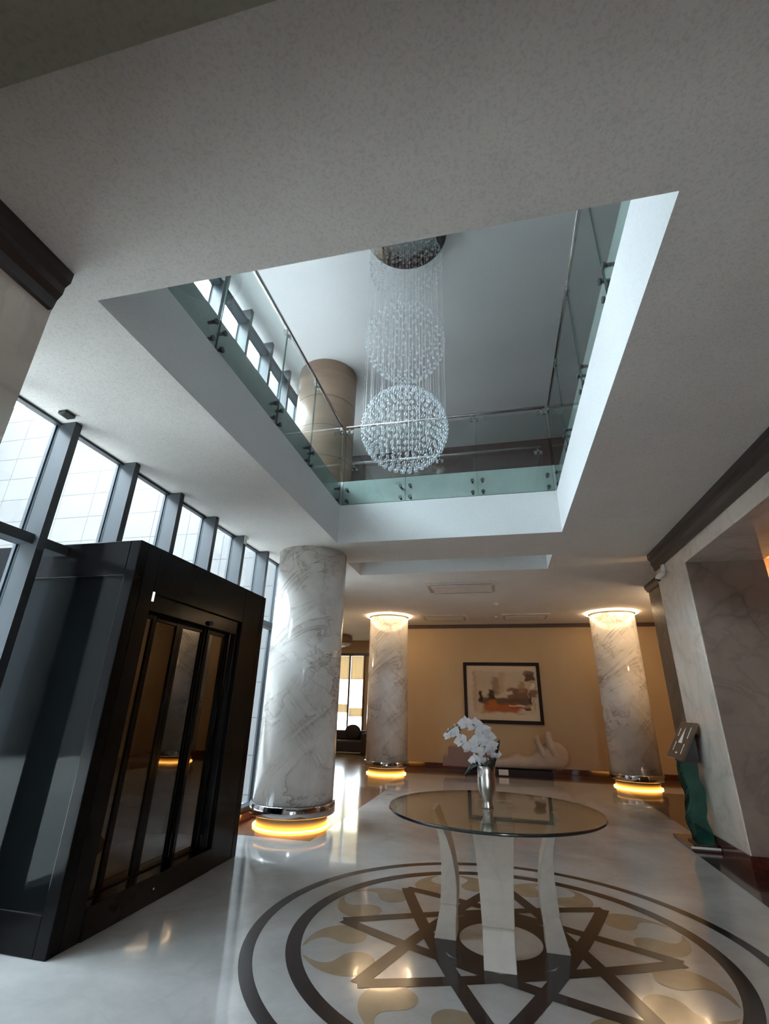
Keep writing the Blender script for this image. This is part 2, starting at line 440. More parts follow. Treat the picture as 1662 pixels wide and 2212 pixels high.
def obj(name, mb, mat, parent=None, bevel=0.0, at=None, fix=True, weld=False):
    """one mesh object; geometry is given in world coordinates, origin goes to `at` (default: the parent's place)"""
    me = bpy.data.meshes.new(name)
    base = wpos(parent) if parent else Vector((0, 0, 0))
    org = Vector(at) if at is not None else base
    me.from_pydata([tuple(Vector(p) - org) for p in mb.v], [], mb.f)
    me.polygons.foreach_set('use_smooth', mb.s)
    me.update()
    if fix:
        bm = bmesh.new(); bm.from_mesh(me)
        if weld: bmesh.ops.remove_doubles(bm, verts=bm.verts, dist=1e-5)
        bmesh.ops.recalc_face_normals(bm, faces=bm.faces); bm.to_mesh(me); bm.free()
    me.materials.append(mat)
    o = bpy.data.objects.new(name, me); COL.objects.link(o)
    if parent: o.parent = parent
    o.location = org - base
    if bevel:
        b = o.modifiers.new('bevel', 'BEVEL'); b.width = bevel; b.segments = 2; b.limit_method = 'ANGLE'; b.angle_limit = R_(40)
    return o

def thing(name, label, cat, loc=(0, 0, 0), group=None, kind=None):
    o = bpy.data.objects.new(name, None); COL.objects.link(o); o.location = loc
    o.empty_display_size = 0.1
    if kind: o['kind'] = kind
    else: tag(o, label, cat, group)
    return o
def tag(o, label, cat, group=None):
    o['label'] = label; o['category'] = cat
    if group: o['group'] = group
    return o
def struct(name, mb, mat, parent=None, **kw):
    o = obj(name, mb, mat, parent, **kw)
    if not parent: o['kind'] = 'structure'
    return o
def frame_mb(x0, x1, y0, y1, zs): pass

# ------------------------------------------------------------------ main dimensions
ZC, ZF, ZU = 3.75, 4.82, 7.33          # lobby ceiling, upper floor level, upper ceiling
GX = -3.66                             # glass plane of the curtain wall
VX0, VX1, VY0, VY1 = -2.25, 0.96, 1.72, 6.42     # void over the lobby
WX0, WX1, WY0, WY1 = -2.41, 0.93, 7.47, 8.29     # second void
YB = 14.2                              # beige back wall
XE, YS = 9.0, -5.0

# ------------------------------------------------------------------ floor and inlays
fl = struct('floor', MB().box(-3.72, XE, YS, 18.0, -0.2, 0.0).box(-8.2, -3.72, 8.82, 18.0, -0.2, 0.0), M['floor'])
CX, CY = -0.105, 4.28
zi = 0.0012
obj('medallion_outer_ring', MB().ring(CX, CY, 1.69, 1.775, zi), M['inlay_dark'], fl)
obj('medallion_inner_ring', MB().ring(CX, CY, 1.385, 1.485, zi), M['inlay_dark'], fl)
# eight pointed star: each band runs from one tip to the third next one, bowed a little outwards
star = MB()
RT = 1.15
for k in range(8):
    a0 = k * PI / 4; a1 = a0 + 3 * PI / 4
    p0 = Vector((math.cos(a0), math.sin(a0))) * RT; p1 = Vector((math.cos(a1), math.sin(a1))) * RT
    nrm = ((p0 + p1) / 2).normalized()
    pts = []
    for i in range(25):
        t = i / 24; s = 1 - (2 * t - 1) ** 2
        q = p0.lerp(p1, t) + nrm * 0.045 * s
        pts.append((CX + q.x, CY + q.y))
    star.ribbon(pts, 0.096, 0, zi + 0.0004 + 0.00004 * k)
for k in range(8):                      # dark field between the centre disc and the bands
    pass
star.ring(CX, CY, 0.285, 0.45, zi + 0.0002, 96)
obj('medallion_star', star, M['inlay_dark'], fl)
cd = MB(); cd.lathe(CX, CY, [(0.285, zi), (0.0, zi)], 64, False, False)
obj('medallion_centre_disc', cd, M['inlay_cream'], fl)
def comma(sect, side):
    """tan comma leaf: round head near the star, tail on the inner ring"""
    def P(r, d):
        a = R_(sect + side * d); return (CX + r * math.cos(a), CY + r * math.sin(a))
    outer = [(1.375, 2.5), (1.345, 7.5), (1.29, 12.5), (1.21, 16.5), (1.12, 18.5), (1.035, 18.5), (0.97, 16.0)]
    head = [(0.94, 12), (0.945, 7.5), (0.985, 4.2), (1.05, 3.2), (1.11, 4.2)]
    inner = [(1.155, 6.2), (1.20, 7.8), (1.255, 7.9), (1.315, 5.9)]
    pts = [P(*q) for q in outer + head + inner]
    # smooth closed outline (Catmull-Rom)
    out = []; n = len(pts)
    for i in range(n):
        p0, p1, p2, p3 = [Vector(pts[(i + j - 1) % n]) for j in range(4)]
        for t in (0, 0.25, 0.5, 0.75):
            out.append(0.5 * ((2 * p1) + (p2 - p0) * t + (2 * p0 - 5 * p1 + 4 * p2 - p3) * t * t + (3 * p1 - p0 - 3 * p2 + p3) * t ** 3))
    m = MB(); m.add([(p.x, p.y, zi) for p in out], [tuple(range(len(out)))])
    return m
for k in range(8):
    for sd in (-1, 1):
        obj('medallion_leaf', comma(22.5 + 45 * k, sd), M['inlay_tan'], fl)
obj('brown_floor_border', MB().add([(-3.6, 6.27, .001), (-2.3, 6.27, .001), (-2.26, 10.4, .001), (-3.6, 10.4, .001)], [(0, 1, 2, 3)])
    .add([(-2.6, 12.9, .001), (4.6, 12.9, .001), (4.6, YB, .001), (-2.6, YB, .001)], [(0, 1, 2, 3)]), M['floor_brown'], fl)
obj('tan_lounge_floor', MB().add([(-8.05, 10.4, .001), (-2.3, 10.4, .001), (-2.6, 12.9, .001), (-2.7, 17.7, .001), (-8.05, 17.7, .001)], [(0, 1, 2, 3, 4)])
    .add([(-8.05, 8.9, .001), (-3.6, 8.9, .001), (-3.6, 10.4, .001), (-8.05, 10.4, .001)], [(0, 1, 2, 3)]), M['floor_tan'], fl)
obj('dark_floor_border', MB().add([(2.1, -1, .001), (2.44, -1, .001), (2.44, 8.0, .001), (2.1, 8.0, .001)], [(0, 1, 2, 3)])
    .add([(2.44, -1, .001), (XE, -1, .001), (XE, 12, .001), (2.44, 12, .001)], [(0, 1, 2, 3)]), M['granite_dark'], fl)

# ------------------------------------------------------------------ lobby ceiling with its two openings
def slab_with_holes(xs, ys, holes, z0, z1, top=False):
    m = MB()
    def hole(x, y): return any(a <= x <= b and c <= y <= d for a, b, c, d in holes)
    for i in range(len(xs) - 1):
        for j in range(len(ys) - 1):
            x0, x1, y0, y1 = xs[i], xs[i + 1], ys[j], ys[j + 1]
            if hole((x0 + x1) / 2, (y0 + y1) / 2): continue
            if top: m.quad((x0, y0, z1), (x1, y0, z1), (x1, y1, z1), (x0, y1, z1))
            else: m.quad((x0, y0, z0), (x0, y1, z0), (x1, y1, z0), (x1, y0, z0))
    x0, x1, y0, y1 = xs[0], xs[-1], ys[0], ys[-1]
    m.quad((x0, y0, z0), (x1, y0, z0), (x1, y0, z1), (x0, y0, z1)); m.quad((x1, y1, z0), (x0, y1, z0), (x0, y1, z1), (x1, y1, z1))
    m.quad((x0, y1, z0), (x0, y0, z0), (x0, y0, z1), (x0, y1, z1)); m.quad((x1, y0, z0), (x1, y1, z0), (x1, y1, z1), (x1, y0, z1))
    return m
cm = slab_with_holes(sorted([-3.70, VX0, VX1, WX0, WX1, XE]), sorted([YS, VY0, VY1, WY0, WY1, 18.0]),
                     [(VX0, VX1, VY0, VY1), (WX0, WX1, WY0, WY1)], ZC, ZF)
cm.box(-8.2, -3.70, 8.82, 18.0, ZC, ZF)
ceil = struct('ceiling', cm, M['ceiling'], fix=False)
# white plaster fascia round each opening, a ledge, then the recessed pale green slab edge
fm = MB(); eg = MB()
ZL, RC = 4.37, 0.09
def rim(m, a, b, c, d, z0, z1):
    m.quad((a, c, z0), (b, c, z0), (b, c, z1), (a, c, z1)); m.quad((b, d, z0), (a, d, z0), (a, d, z1), (b, d, z1))
    m.quad((a, d, z0), (a, c, z0), (a, c, z1), (a, d, z1)); m.quad((b, c, z0), (b, d, z0), (b, d, z1), (b, c, z1))
OUT = []
for a, b, c, d in ((VX0, VX1, VY0, VY1), (WX0, WX1, WY0, WY1)):
    A, B, C_, D = a - RC, b + RC, c - RC, d + RC
    OUT.append((A, B, C_, D))
    rim(fm, a, b, c, d, ZC, ZL)
    fm.quad((A, C_, ZL), (B, C_, ZL), (b, c, ZL), (a, c, ZL)); fm.quad((B, C_, ZL), (B, D, ZL), (b, d, ZL), (b, c, ZL))
    fm.quad((B, D, ZL), (A, D, ZL), (a, d, ZL), (b, d, ZL)); fm.quad((A, D, ZL), (A, C_, ZL), (a, c, ZL), (a, d, ZL))
    rim(eg, A, B, C_, D, ZL, ZF)
struct('trim_9', fm, M['white_plaster'], fix=False)
struct('trim_1', eg, M['slab_edge'], fix=False)
(A1, B1, C1, D1), (A2, B2, C2, D2) = OUT
struct('floor_upper', slab_with_holes(sorted([-3.70, A1, B1, A2, B2, XE]), sorted([YS, C1, D1, C2, D2, 18.0]), OUT, ZF - .01, ZF, True), M['floor'], fix=False)
struct('ceiling_upper', MB().box(-3.72, 6.0, YS, 10.2, ZU, ZU + 0.35), M['upper_ceiling'])
struct('wall_upper_back', MB().box(-3.72, 6.0, 10.05, 10.2, ZF, ZU), M['upper_wall'])
struct('wall_upper_right', MB().box(5.85, 6.0, YS, 10.05, ZF, ZU), M['wall_plain'])
struct('wall_upper_left', MB().box(-3.72, -3.5, 8.72, 10.05, ZF, ZU), M['wall_plain'])
struct('wall_upper_rear', MB().box(-3.5, 5.85, YS, YS + .12, ZF, ZU), M['wall_plain'])
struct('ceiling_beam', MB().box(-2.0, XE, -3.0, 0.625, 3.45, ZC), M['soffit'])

# ------------------------------------------------------------------ walls
struct('wall_back', MB().box(-2.85, 4.75, YB, YB + .15, 0, ZC), M['wall_beige'])
struct('wall_back_return', MB().box(-2.85, -2.7, YB + .15, 17.85, 0, ZC), M['wall_beige'])
struct('baseboard_back', MB().box(-2.85, 4.6, YB - .035, YB, 0, 0.13), M['granite_red'], bevel=.004)
struct('trim_2', MB().prism([(YB, ZC), (YB - .07, ZC), (YB - .05, ZC - .05), (YB - .035, ZC - .1), (YB, ZC - .1)], 'x', -2.85, 4.6), M['cornice_brown'])
struct('wall_back_right', MB().box(4.6, 4.75, 9.9, YB, 0, ZC), M['wall_beige'])
# right hand wall: the marble portal
PX = 2.44; JX = 3.32; PY0, PY1, PZ = 6.62, 7.74, 3.31
pm = MB().box(PX, JX, PY0 + .004, PY1, 0, ZC).box(PX, JX, -2.0, PY0 + .004, PZ, ZC).box(PX, JX, -3.0, -2.0, 0, ZC)
struct('wall_right', pm, M['pillar'], bevel=0.004)
struct('trim_3', MB().box(PX + .012, JX + .01, PY0 - .012, PY0 + .004, 0.15, PZ), M['jamb'])
struct('baseboard_right', MB().box(PX - .02, PX, PY0 - .02, PY1, 0, 0.15).box(PX - .02, JX, PY0 - .035, PY0 - .0125, 0, 0.15), M['granite_red'], bevel=.003)
def cornice_prof(x, s):
    """profile (x,z) of the dark cornice; s=-1 projects to -x"""
    return [(x, ZC), (x + s * .095, ZC), (x + s * .095, ZC - .07), (x + s * .065, ZC - .10), (x + s * .065, ZC - .15), (x + s * .04, ZC - .19), (x + s * .03, ZC - .25), (x, ZC - .25)]
struct('trim_4', MB().prism(cornice_prof(PX, -1), 'y', -2.0, PY1 - .01), M['cornice'])
struct('wall_right_far', MB().box(2.9, 4.6, 7.95, 9.85, 0, ZC), M['pillar_dark'])
struct('trim_5', MB().prism([(2.9, ZC), (2.83, ZC), (2.84, ZC - .06), (2.88, ZC - .12), (2.9, ZC - .12)], 'y', 7.95, 9.85), M['cornice'])
# amber lit room behind the portal
struct('wall_portal_room', MB().box(JX, XE, 8.55, 8.7, 0, ZC).box(XE - .15, XE, -2, 8.55, 0, ZC).box(JX, XE, -3, -2, 0, ZC), M['wall_orange'])
struct('trim_6', MB().box(JX + .01, XE - .15, 8.3, 8.55, 3.62, ZC), M['cornice_brown'])
struct('ceiling_portal_room', MB().box(JX, XE - .15, -2, 8.3, 3.70, ZC), M['wall_orange'])
# left hand pillar next to the camera, with its cornice
LX = -2.33
struct('wall_left', MB().box(-3.64, LX, -3.0, 1.55, 0, ZC), M['pillar'], bevel=.004)  # extended unseen to the glass to block light from the near windows
struct('trim_7', MB().prism(cornice_prof(LX, 1), 'y', -3.0, 1.53), M['cornice'])
struct('baseboard_left', MB().box(LX, LX + .02, -3.0, 1.55, 0, 0.15), M['granite_red'])
# rear of the lobby behind the camera, with a daylight entrance
rw = MB().box(-3.7, 1.0, YS, YS + .15, 0, ZC).box(2.0, XE, YS, YS + .15, 0, ZC).box(1.0, 2.0, YS, YS + .15, 2.2, ZC)
struct('wall_rear', rw, M['wall_plain'])
# lounge far left
struct('wall_lounge_left', MB().box(-8.2, -8.05, 8.9, 17.85, 0, ZC), M['wall_beige'])
struct('wall_lounge_front', MB().box(-14.3, -3.72, 8.75, 8.9, -0.2, 9.2), M['stone_out_x'])
wb = MB()
wx = [-7.6, -6.62, -6.5, -5.55, -5.42, -4.82]          # window openings at the lounge back
Y7 = 17.7
wb.box(-8.05, -5.95, Y7, Y7 + .15, 0, ZC)
wb.box(-5.95, -4.82, Y7, Y7 + .15, 0, 0.5).box(-5.95, -4.82, Y7, Y7 + .15, 3.25, ZC).box(-4.82, -2.7, Y7, Y7 + .15, 0, ZC)
struct('wall_lounge_back', wb, M['wall_beige'])
struct('trim_8', MB().box(-5.99, -2.7, Y7 - .06, Y7, 3.20, 3.30).box(-5.42, -5.36, Y7 - .03, Y7 + .1, 0.5, 3.25).box(-4.86, -4.80, Y7 - .04, Y7 + .02, 0.5, 3.2), M['cornice_brown'])
w1 = thing('window_1', None, None, (-5.4, Y7, 0.5), kind='structure')
obj('pane', MB().box(-5.95, -5.42, Y7 + .07, Y7 + .08, 0.5, 3.25), M['pane'], w1)
obj('pane', MB().box(-5.36, -4.82, Y7 + .07, Y7 + .08, 0.5, 3.25), M['pane'], w1)
# two tier window blinds
def blind(name, x0, x1, zb, label):
    t = thing('window_blind', label, 'blind', ((x0 + x1) / 2, Y7 + .03, zb), 'blinds on the lounge windows')
    obj('blind_top_band', MB().box(x0, x1, Y7 + .015, Y7 + .03, 2.38, 3.2), M['blind_tan'], t)
    obj('blind_sheer_band', MB().box(x0, x1, Y7 + .015, Y7 + .03, zb + .28, 2.38), M['blind_cream'], t)
    obj('blind_hem_band', MB().box(x0, x1, Y7 + .015, Y7 + .03, zb, zb + .28), M['blind_tan'], t)
blind('a', -5.93, -5.43, 1.24, 'tan and cream window blind beside the big marble column, hanging a little higher')
blind('b', -5.35, -4.83, 1.12, 'tan and cream window blind beside the back left column, hanging a little lower')
# dark sofa under those windows
sf = thing('lounge_sofa', 'dark sofa silhouetted under the lounge windows', 'sofa', (-5.4, 16.8, 0))
def soft(x0, x1, y0, y1, z0, z1, name, par, bev=.05): obj(name, MB().box(x0, x1, y0, y1, z0, z1), M['sofa'], par, bevel=bev)
soft(-6.7, -4.5, 16.4, 17.3, 0.08, 0.42, 'seat', sf)
soft(-6.7, -4.5, 17.0, 17.3, 0.42, 0.70, 'backrest', sf)
soft(-6.9, -6.68, 16.4, 17.3, 0.0, 0.66, 'armrest', sf); soft(-4.52, -4.3, 16.4, 17.3, 0.0, 0.66, 'armrest', sf)
obj('cushion', MB().sphere((-4.95, 16.95, 0.66), 0.26, 16, 10, (1.1, .35, .9)), M['sofa'], sf)
# brown drum on the lounge ceiling
dl = thing('ceiling_drum_lamp', 'brown round drum lamp on the lounge ceiling behind the big column', 'ceiling lamp', (-5.75, 16.2, ZC))
obj('drum', MB().lathe(-5.75, 16.2, [(0.78, ZC), (0.82, ZC - .06), (0.82, ZC - .22), (0.72, ZC - .32), (0.0, ZC - .34)], 40), M['lamp_drum'], dl)
obj('diffuser', MB().lathe(-5.75, 16.2, [(0.62, ZC - .332), (0.60, ZC - .352), (0.0, ZC - .36)], 32), M['white_plastic'], dl)

# ------------------------------------------------------------------ glass curtain wall
win = thing('window_2', None, None, (GX, 4.0, 0), kind='structure')
my = [2.906 + .757 * k for k in range(-9, 8)]
mys = [y for y in my if -5 < y < 8.6]
for y in mys:
    obj('mullion', MB().box(GX - .02, -3.49, y - .07, y, 0, ZU).box(GX - .05, GX - .02, y - .085, y + .015, 0, ZU), M['mullion'], win, at=(GX, y, 0))
for (z0, z1) in ((0.10, 0.16), (2.62, 2.70), (ZU - .27, ZU - .19)):
    obj('transom', MB().box(GX - .03, -3.54, -5, 8.7, z0, z1), M['mullion'], win)
obj('spandrel', MB().box(GX - .04, GX + .02, -5, 8.7, ZC - .02, ZF), M['mullion'], win)
ends = [-5.0] + mys + [8.72]
for a, b in zip(ends[:-1], ends[1:]):
    if b - a < .15: continue
    for z0, z1 in ((0.16, 2.62), (2.70, ZC), (ZF, ZU - .27)):
        obj('pane', MB().box(GX - .006, GX + .006, a, b - .07, z0, z1), M['pane'], win, at=(GX, a, z0))
struct('baseboard_curtain_wall', MB().box(GX - .06, -3.50, -5, 8.75, -0.01, 0.10), M['granite_red'])
# small dark box on the ceiling by the glass
tag(obj('ceiling_sensor', MB().box(-3.50, -3.42, 2.66, 2.76, ZC - .03, ZC), M['black_plastic'], bevel=.004), 'small dark sensor box on the ceiling beside the glass wall', 'sensor')
# little bracket light at the top of a mullion
y5 = my[9 + 4]
obj('post_bracket', MB().box(-3.489, -3.479, y5 - .065, y5 - .005, ZC - .12, ZC), M['white_plastic'], win)
obj('bracket_hook', MB().tube([(-3.48, y5 - .035, ZC - .05), (-3.42, y5 - .06, ZC - .04), (-3.40, y5 - .10, ZC - .06), (-3.40, y5 - .12, ZC - .10)], .006, 6), M['white_plastic'], win)

# outside: stone faced court
struct('ground_court', MB().box(-30, -3.72, -22, 8.75, -0.3, -0.12).box(-30, -9.2, 8.75, 40, -0.3, -0.12).box(-9.2, 9.5, 18.0, 40, -0.3, -0.12).box(-3.72, 9.5, -22, YS, -0.3, -0.12), M['paving'])
ow = MB().box(-14.3, -14.0, -22, 8.75, -0.2, 10.6)
for y in (-8.0, -2.6, 2.8):
    ow.box(-14.0, -12.6, y, y + 1.5, -0.2, 10.6)
struct('wall_court', ow, M['stone_out'])

# ------------------------------------------------------------------ columns
def column(cx, cy, r, ztop, label, rot, disc):
    t = thing('marble_column', label, 'column', (cx, cy, 0), 'marble columns')
    o = obj('shaft', MB().lathe(cx, cy, [(r, 0.265), (r, ztop)], 72), M['column'], t)
    # fine raised joints between the stone shells
    obj('joint_strip', MB().tube([(cx + r * math.cos(rot), cy + r * math.sin(rot), .27), (cx + r * math.cos(rot), cy + r * math.sin(rot), ztop - .08)], .005, 6), M['column'], t)
    obj('chrome_band', MB().lathe(cx, cy, [(r - .05, .155), (r + .022, .155), (r + .03, .165), (r + .03, .278), (r + .02, .288), (r - .02, .288)], 72), M['chrome'], t)
    obj('plinth', MB().lathe(cx, cy, [(r - .07, 0.0), (r - .07, .165)], 60), M['brass'], t)
    obj('glow_strip', MB().lathe(cx, cy, [(r - .06, .004), (r - .03, .004), (r - .03, .022), (r - .06, .022), (r - .06, .004)], 60, True, False), M['led_warm'], t)
    if disc:
        rr = r + .10
        obj('light_ring', MB().lathe(cx, cy, [(r + .03, ztop - .002), (r + .03, ztop - .030), (rr - .015, ztop - .030), (rr, ztop - .02), (rr, ztop - .002)], 60, True, False), M['led_top'], t)
        obj('ring_light_shield', MB().lathe(cx, cy, [(r + .001, ztop - .002), (r + .001, ztop - .05), (r + .026, ztop - .05), (r + .026, ztop - .002)], 60, True, False), M['white_plastic'], t)  # added lip, shields the shaft from the ring's light
    return t
column(-2.84, 6.98, .54, ZC, 'thick white marble column beside the black lift, nearest of the columns', -0.85, False)
column(-2.80, 12.6, .51, ZC, 'back left marble column with a glowing ring under the ceiling', -1.25, True)
column(2.78, 12.6, .51, ZC, 'back right marble column with a glowing ring, beside the marble portal', -2.0, True)
uc = thing('upper_column', 'tan stone column on the upper floor seen through the ceiling opening', 'column', (-2.84, 6.98, ZF))
obj('shaft', MB().lathe(-2.84, 6.98, [(.54, ZF), (.54, ZU)], 64), M['upper_column'], uc)
jm = MB()
for z in (5.35, 5.95, 6.55): jm.lathe(-2.84, 6.98, [(.539, z - .004), (.5415, z - .004), (.5415, z + .004), (.539, z + .004)], 64, True, False)
obj('joint', jm, M['kiosk_neck'], uc)

# ------------------------------------------------------------------ glass balustrades around the openings
def balustrade(label, p0, p1, inward, joints, zr, ends=(-.02, -.02), gz0=4.385):
    """p0->p1 along the void edge; inward: unit vector to the void; joints: distances from p0"""
    p0 = Vector(p0); p1 = Vector(p1); d = (p1 - p0).normalized(); L = (p1 - p0).length
    w = Vector(inward)
    t = thing('glass_balustrade', label, 'balustrade', (p0.x, p0.y, ZF), 'glass balustrades')
    off = -0.03
    def pt(s, o, z):
        q = p0 + d * s + w * o; return (q.x, q.y, z)
    def slab(s0, s1, o0, o1, z0, z1, m):
        vs = [pt(s0, o0, z0), pt(s1, o0, z0), pt(s1, o1, z0), pt(s0, o1, z0), pt(s0, o0, z1), pt(s1, o0, z1), pt(s1, o1, z1), pt(s0, o1, z1)]
        m.add(vs, [(0, 3, 2, 1), (4, 5, 6, 7), (0, 1, 5, 4), (1, 2, 6, 5), (2, 3, 7, 6), (3, 0, 4, 7)])
        return m
    e0, e1 = ends
    cuts = [e0] + list(joints) + [L - e1]
    for a, b in zip(cuts[:-1], cuts[1:]):
        g = obj('glass_panel', slab(a + .004, b - .004, off, off + .012, gz0, zr - .09, MB()), M['rail_glass'], t)
        ed = MB(); slab(a + .0035, a + .0055, off - .001, off + .013, gz0, zr - .09, ed); slab(b - .0055, b - .0035, off - .001, off + .013, gz0, zr - .09, ed)
        slab(a + .004, b - .004, off - .001, off + .013, gz0 - .003, gz0, ed)
        obj('glass_edge', ed, M['glass_edge'], g)
        for s in (a + .075, b - .075):
            for z in (gz0 + .06, gz0 + .25):
                m = MB()
                c0 = Vector(pt(s, -RC, z)); c1 = Vector(pt(s, off + .012, z)); c2 = Vector(pt(s, off + .03, z))
                m.tube([c0, c1], .016, 10); m.tube([c1, c2], .027, 14)
                obj('standoff', m, M['steel_dark'], t, at=tuple(c1))
    ro = off - .005
    q0, q1 = e0, e1
    obj('handrail', MB().tube([pt(q0, ro, zr), pt(L - q1, ro, zr)], .022, 12), M['steel'], t)
    for s in [e0 + .06] + list(joints) + [L - e1 - .06]:
        m = MB().tube([pt(s, ro, zr - .02), pt(s, ro + .004, zr - .085)], .009, 8)
        for q in (-.045, .045):
            slab(s + q - .022, s + q + .022, off - .012, off + .024, zr - .135, zr - .075, m)
        slab(s - .045, s + .045, ro - .006, ro + .006, zr - .085, zr - .072, m)
        obj('bracket', m, M['steel'], t, at=pt(s, ro, zr))
    return t
ZR = 5.80
balustrade('glass balustrade across the far end of the ceiling opening, behind the chandelier', (VX0, VY1), (VX1, VY1), (0, -1), [1.03, 2.12], ZR, (.02, .02))
balustrade('glass balustrade along the window side of the ceiling opening', (VX0, VY0), (VX0, VY1), (1, 0), [1.17, 2.42, 3.43], ZR)
balustrade('glass balustrade along the bright right side of the ceiling opening', (VX1, VY0), (VX1, VY1), (-1, 0), [1.25, 2.43, 3.60], ZR)
balustrade('glass balustrade of the second opening, dim behind the far end balustrade', (WX0, WY0), (WX1, WY0), (0, 1), [1.62], 5.66)

# ------------------------------------------------------------------ chandelier
HX, HY = -0.81, 4.2
ch = thing('crystal_chandelier', 'tall chandelier of three stacked crystal bead globes hanging through the ceiling opening', 'chandelier', (HX, HY, ZU))
obj('ceiling_plate', MB().lathe(HX, HY, [(.52, ZU), (.52, ZU - .20), (.50, ZU - .22), (0.0, ZU - .22)], 64), M['plate'], ch)
zp = ZU - .22
balls = [(4.20, .447, 21), (5.36, .447, 19), (6.60, .447, 19)]
def bead_proto(r, h):
    prof = [(0.001, -h)]
    for i in range(1, 4):
        a = -PI / 2 + PI / 2 * i / 4; prof.append((r * math.cos(a), -h + r + r * math.sin(a)))
    prof += [(r, -h + r), (r * .92, h - r)]
    for i in range(1, 4):
        a = PI / 2 * i / 4; prof.append((r * .92 * math.cos(a), h - r + r * math.sin(a)))
    prof.append((0.001, h))
    return MB().lathe(0, 0, prof, 10, True, False)
proto = bead_proto(.0165, .021)
allb = []
for bi, (bz, br_, rows) in enumerate(balls):
    for i in range(rows + 1):
        th = PI * i / rows
        rr = br_ * math.sin(th); z = bz + br_ * math.cos(th)
        n = max(1, int(round(2 * PI * rr / (.074 if bi == 0 else .085))))
        ph = random.random() * 6
        for k in range(n):
            a = ph + 2 * PI * k / n
            allb.append((HX + rr * math.cos(a), HY + rr * math.sin(a), z, bi))
camp = Vector((0, 0, 1.5))
def visible_rank(b):
    p = Vector(b[:3]); c = Vector((HX, HY, balls[b[3]][0]))
    facing = (p - c).normalized().dot((camp - c).normalized())
    return ((p - camp).length - 1.5 * facing)
allb.sort(key=visible_rank)
bead_mesh = None
for i, b in enumerate(allb[:100]):
    if bead_mesh is None:
        o = obj('glass_bead', proto, M['bead'], None); bead_mesh = o.data
    else:
        o = bpy.data.objects.new('glass_bead', bead_mesh); COL.objects.link(o)
    o.parent = ch; o.location = Vector(b[:3]) - Vector((HX, HY, ZU))
rest = MB()
for b in allb[100:]:
    k = 1.0 if b[3] == 0 else .72
    rest.add([(v[0] * k + b[0], v[1] * k + b[1], v[2] * k + b[2]) for v in proto.v], proto.f, True)
ro = obj('glass_beads_remaining', rest, M['bead'], ch, fix=False); ro['kind'] = 'stuff'
th_ = MB()
for ring_i in range(1, 8):
    rr = .44 * ring_i / 7
    n = int(3 * ring_i)
    for k in range(n):
        a = 2 * PI * (k + .5 * (ring_i % 2)) / n
        zb = 4.20 - math.sqrt(max(0, .447 ** 2 - rr ** 2)) if ring_i % 2 == 0 or ring_i == 7 else 5.36 - math.sqrt(max(0, .447 ** 2 - rr ** 2))
        x, y = HX + rr * math.cos(a), HY + rr * math.sin(a)
        th_.tube([(x, y, zp), (x, y, zb)], .0007, 4, True, False)
to = obj('hanging_threads', th_, M['thread'], ch, fix=False); to['kind'] = 'stuff'

# ------------------------------------------------------------------ passenger lift
lx0, lx1, ly0, ly1, lz = -4.75, -2.82, 3.167, 5.47, 2.73
lift = thing('passenger_lift', 'black glass passenger lift standing against the glass wall', 'lift', ((lx0 + lx1) / 2, (ly0 + ly1) / 2, 0))
fr = MB()
c = .10
for x in (lx0, lx1 - c):
    for y in (ly0, ly1 - c): fr.box(x, x + c, y, y + c, 0, lz - .002)
for y in (ly0, ly1 - c):
    fr.box(lx0 + c, lx1 - c, y, y + c, lz - .30, lz - .002); fr.box(lx0 + c, lx1 - c, y, y + c, 0, .22)
for x in (lx0,):
    fr.box(x, x + c, ly0 + c, ly1 - c, lz - .30, lz - .002); fr.box(x, x + c, ly0 + c, ly1 - c, 0, .22)
obj('shaft_frame', fr, M['black_frame'], lift, bevel=.006)
obj('roof', MB().box(lx0 + .01, lx1 - .01, ly0 + .01, ly1 - .01, lz - .06, lz), M['black_gloss'], lift)
for y in (ly0 + .03, ly1 - .05):
    obj('side_panel', MB().box(lx0 + c, lx1 - c, y, y + .012, .22, lz - .30), M['lift_panel'], lift)
# front facade with door opening (two stepped surrounds)
dy0, dy1, dz0, dz1 = 3.425, 4.90, .19, 2.20
fa = MB()
fa.box(lx1 - .04, lx1, ly0 + c, dy0 - .0, 0, lz - .002).box(lx1 - .04, lx1, dy1 + .06, ly1 - c, 0, lz - .002)
fa.box(lx1 - .04, lx1, dy0, dy1 + .06, dz1 + .14, lz - .002)
obj('front_surround', fa, M['black_gloss'], lift, bevel=.004)
fb = MB()
fb.box(lx1 - .09, lx1 - .03, dy0 - .02, dy1 + .08, dz1, dz1 + .15).box(lx1 - .09, lx1 - .03, dy1, dy1 + .08, 0, dz1)
obj('door_header', fb, M['black_gloss'], lift, bevel=.004)
obj('door_sill', MB().box(lx1 - .22, lx1 + .012, dy0, dy1 + .06, 0, dz0), M['black_gloss'], lift, bevel=.008)
obj('sill_bolt', MB().sphere((lx1 + .014, 4.12, .10), .010, 10, 6), M['chrome'], lift)
# four telescopic glass door leaves with dark stiles
edges = [dy0, 3.66, 4.06, 4.47, dy1]
for i in range(4):
    a, b = edges[i], edges[i + 1]
    xx = lx1 - .10 - (.035 if i in (1, 2) else 0)
    leaf = MB()
    st = .045 if i != 1 else .055
    leaf.box(xx - .03, xx, a, a + st, dz0, dz1).box(xx - .03, xx, b - st, b, dz0, dz1)
    leaf.box(xx - .03, xx, a + st, b - st, dz1 - .05, dz1).box(xx - .03, xx, a + st, b - st, dz0, dz0 + .012)
    d = obj('door_leaf', leaf, M['black_frame'], lift, bevel=.004)
    obj('door_glass', MB().box(xx - .02, xx - .012, a + st, b - st, dz0 + .012, dz1 - .05), M['door_glass'], d)
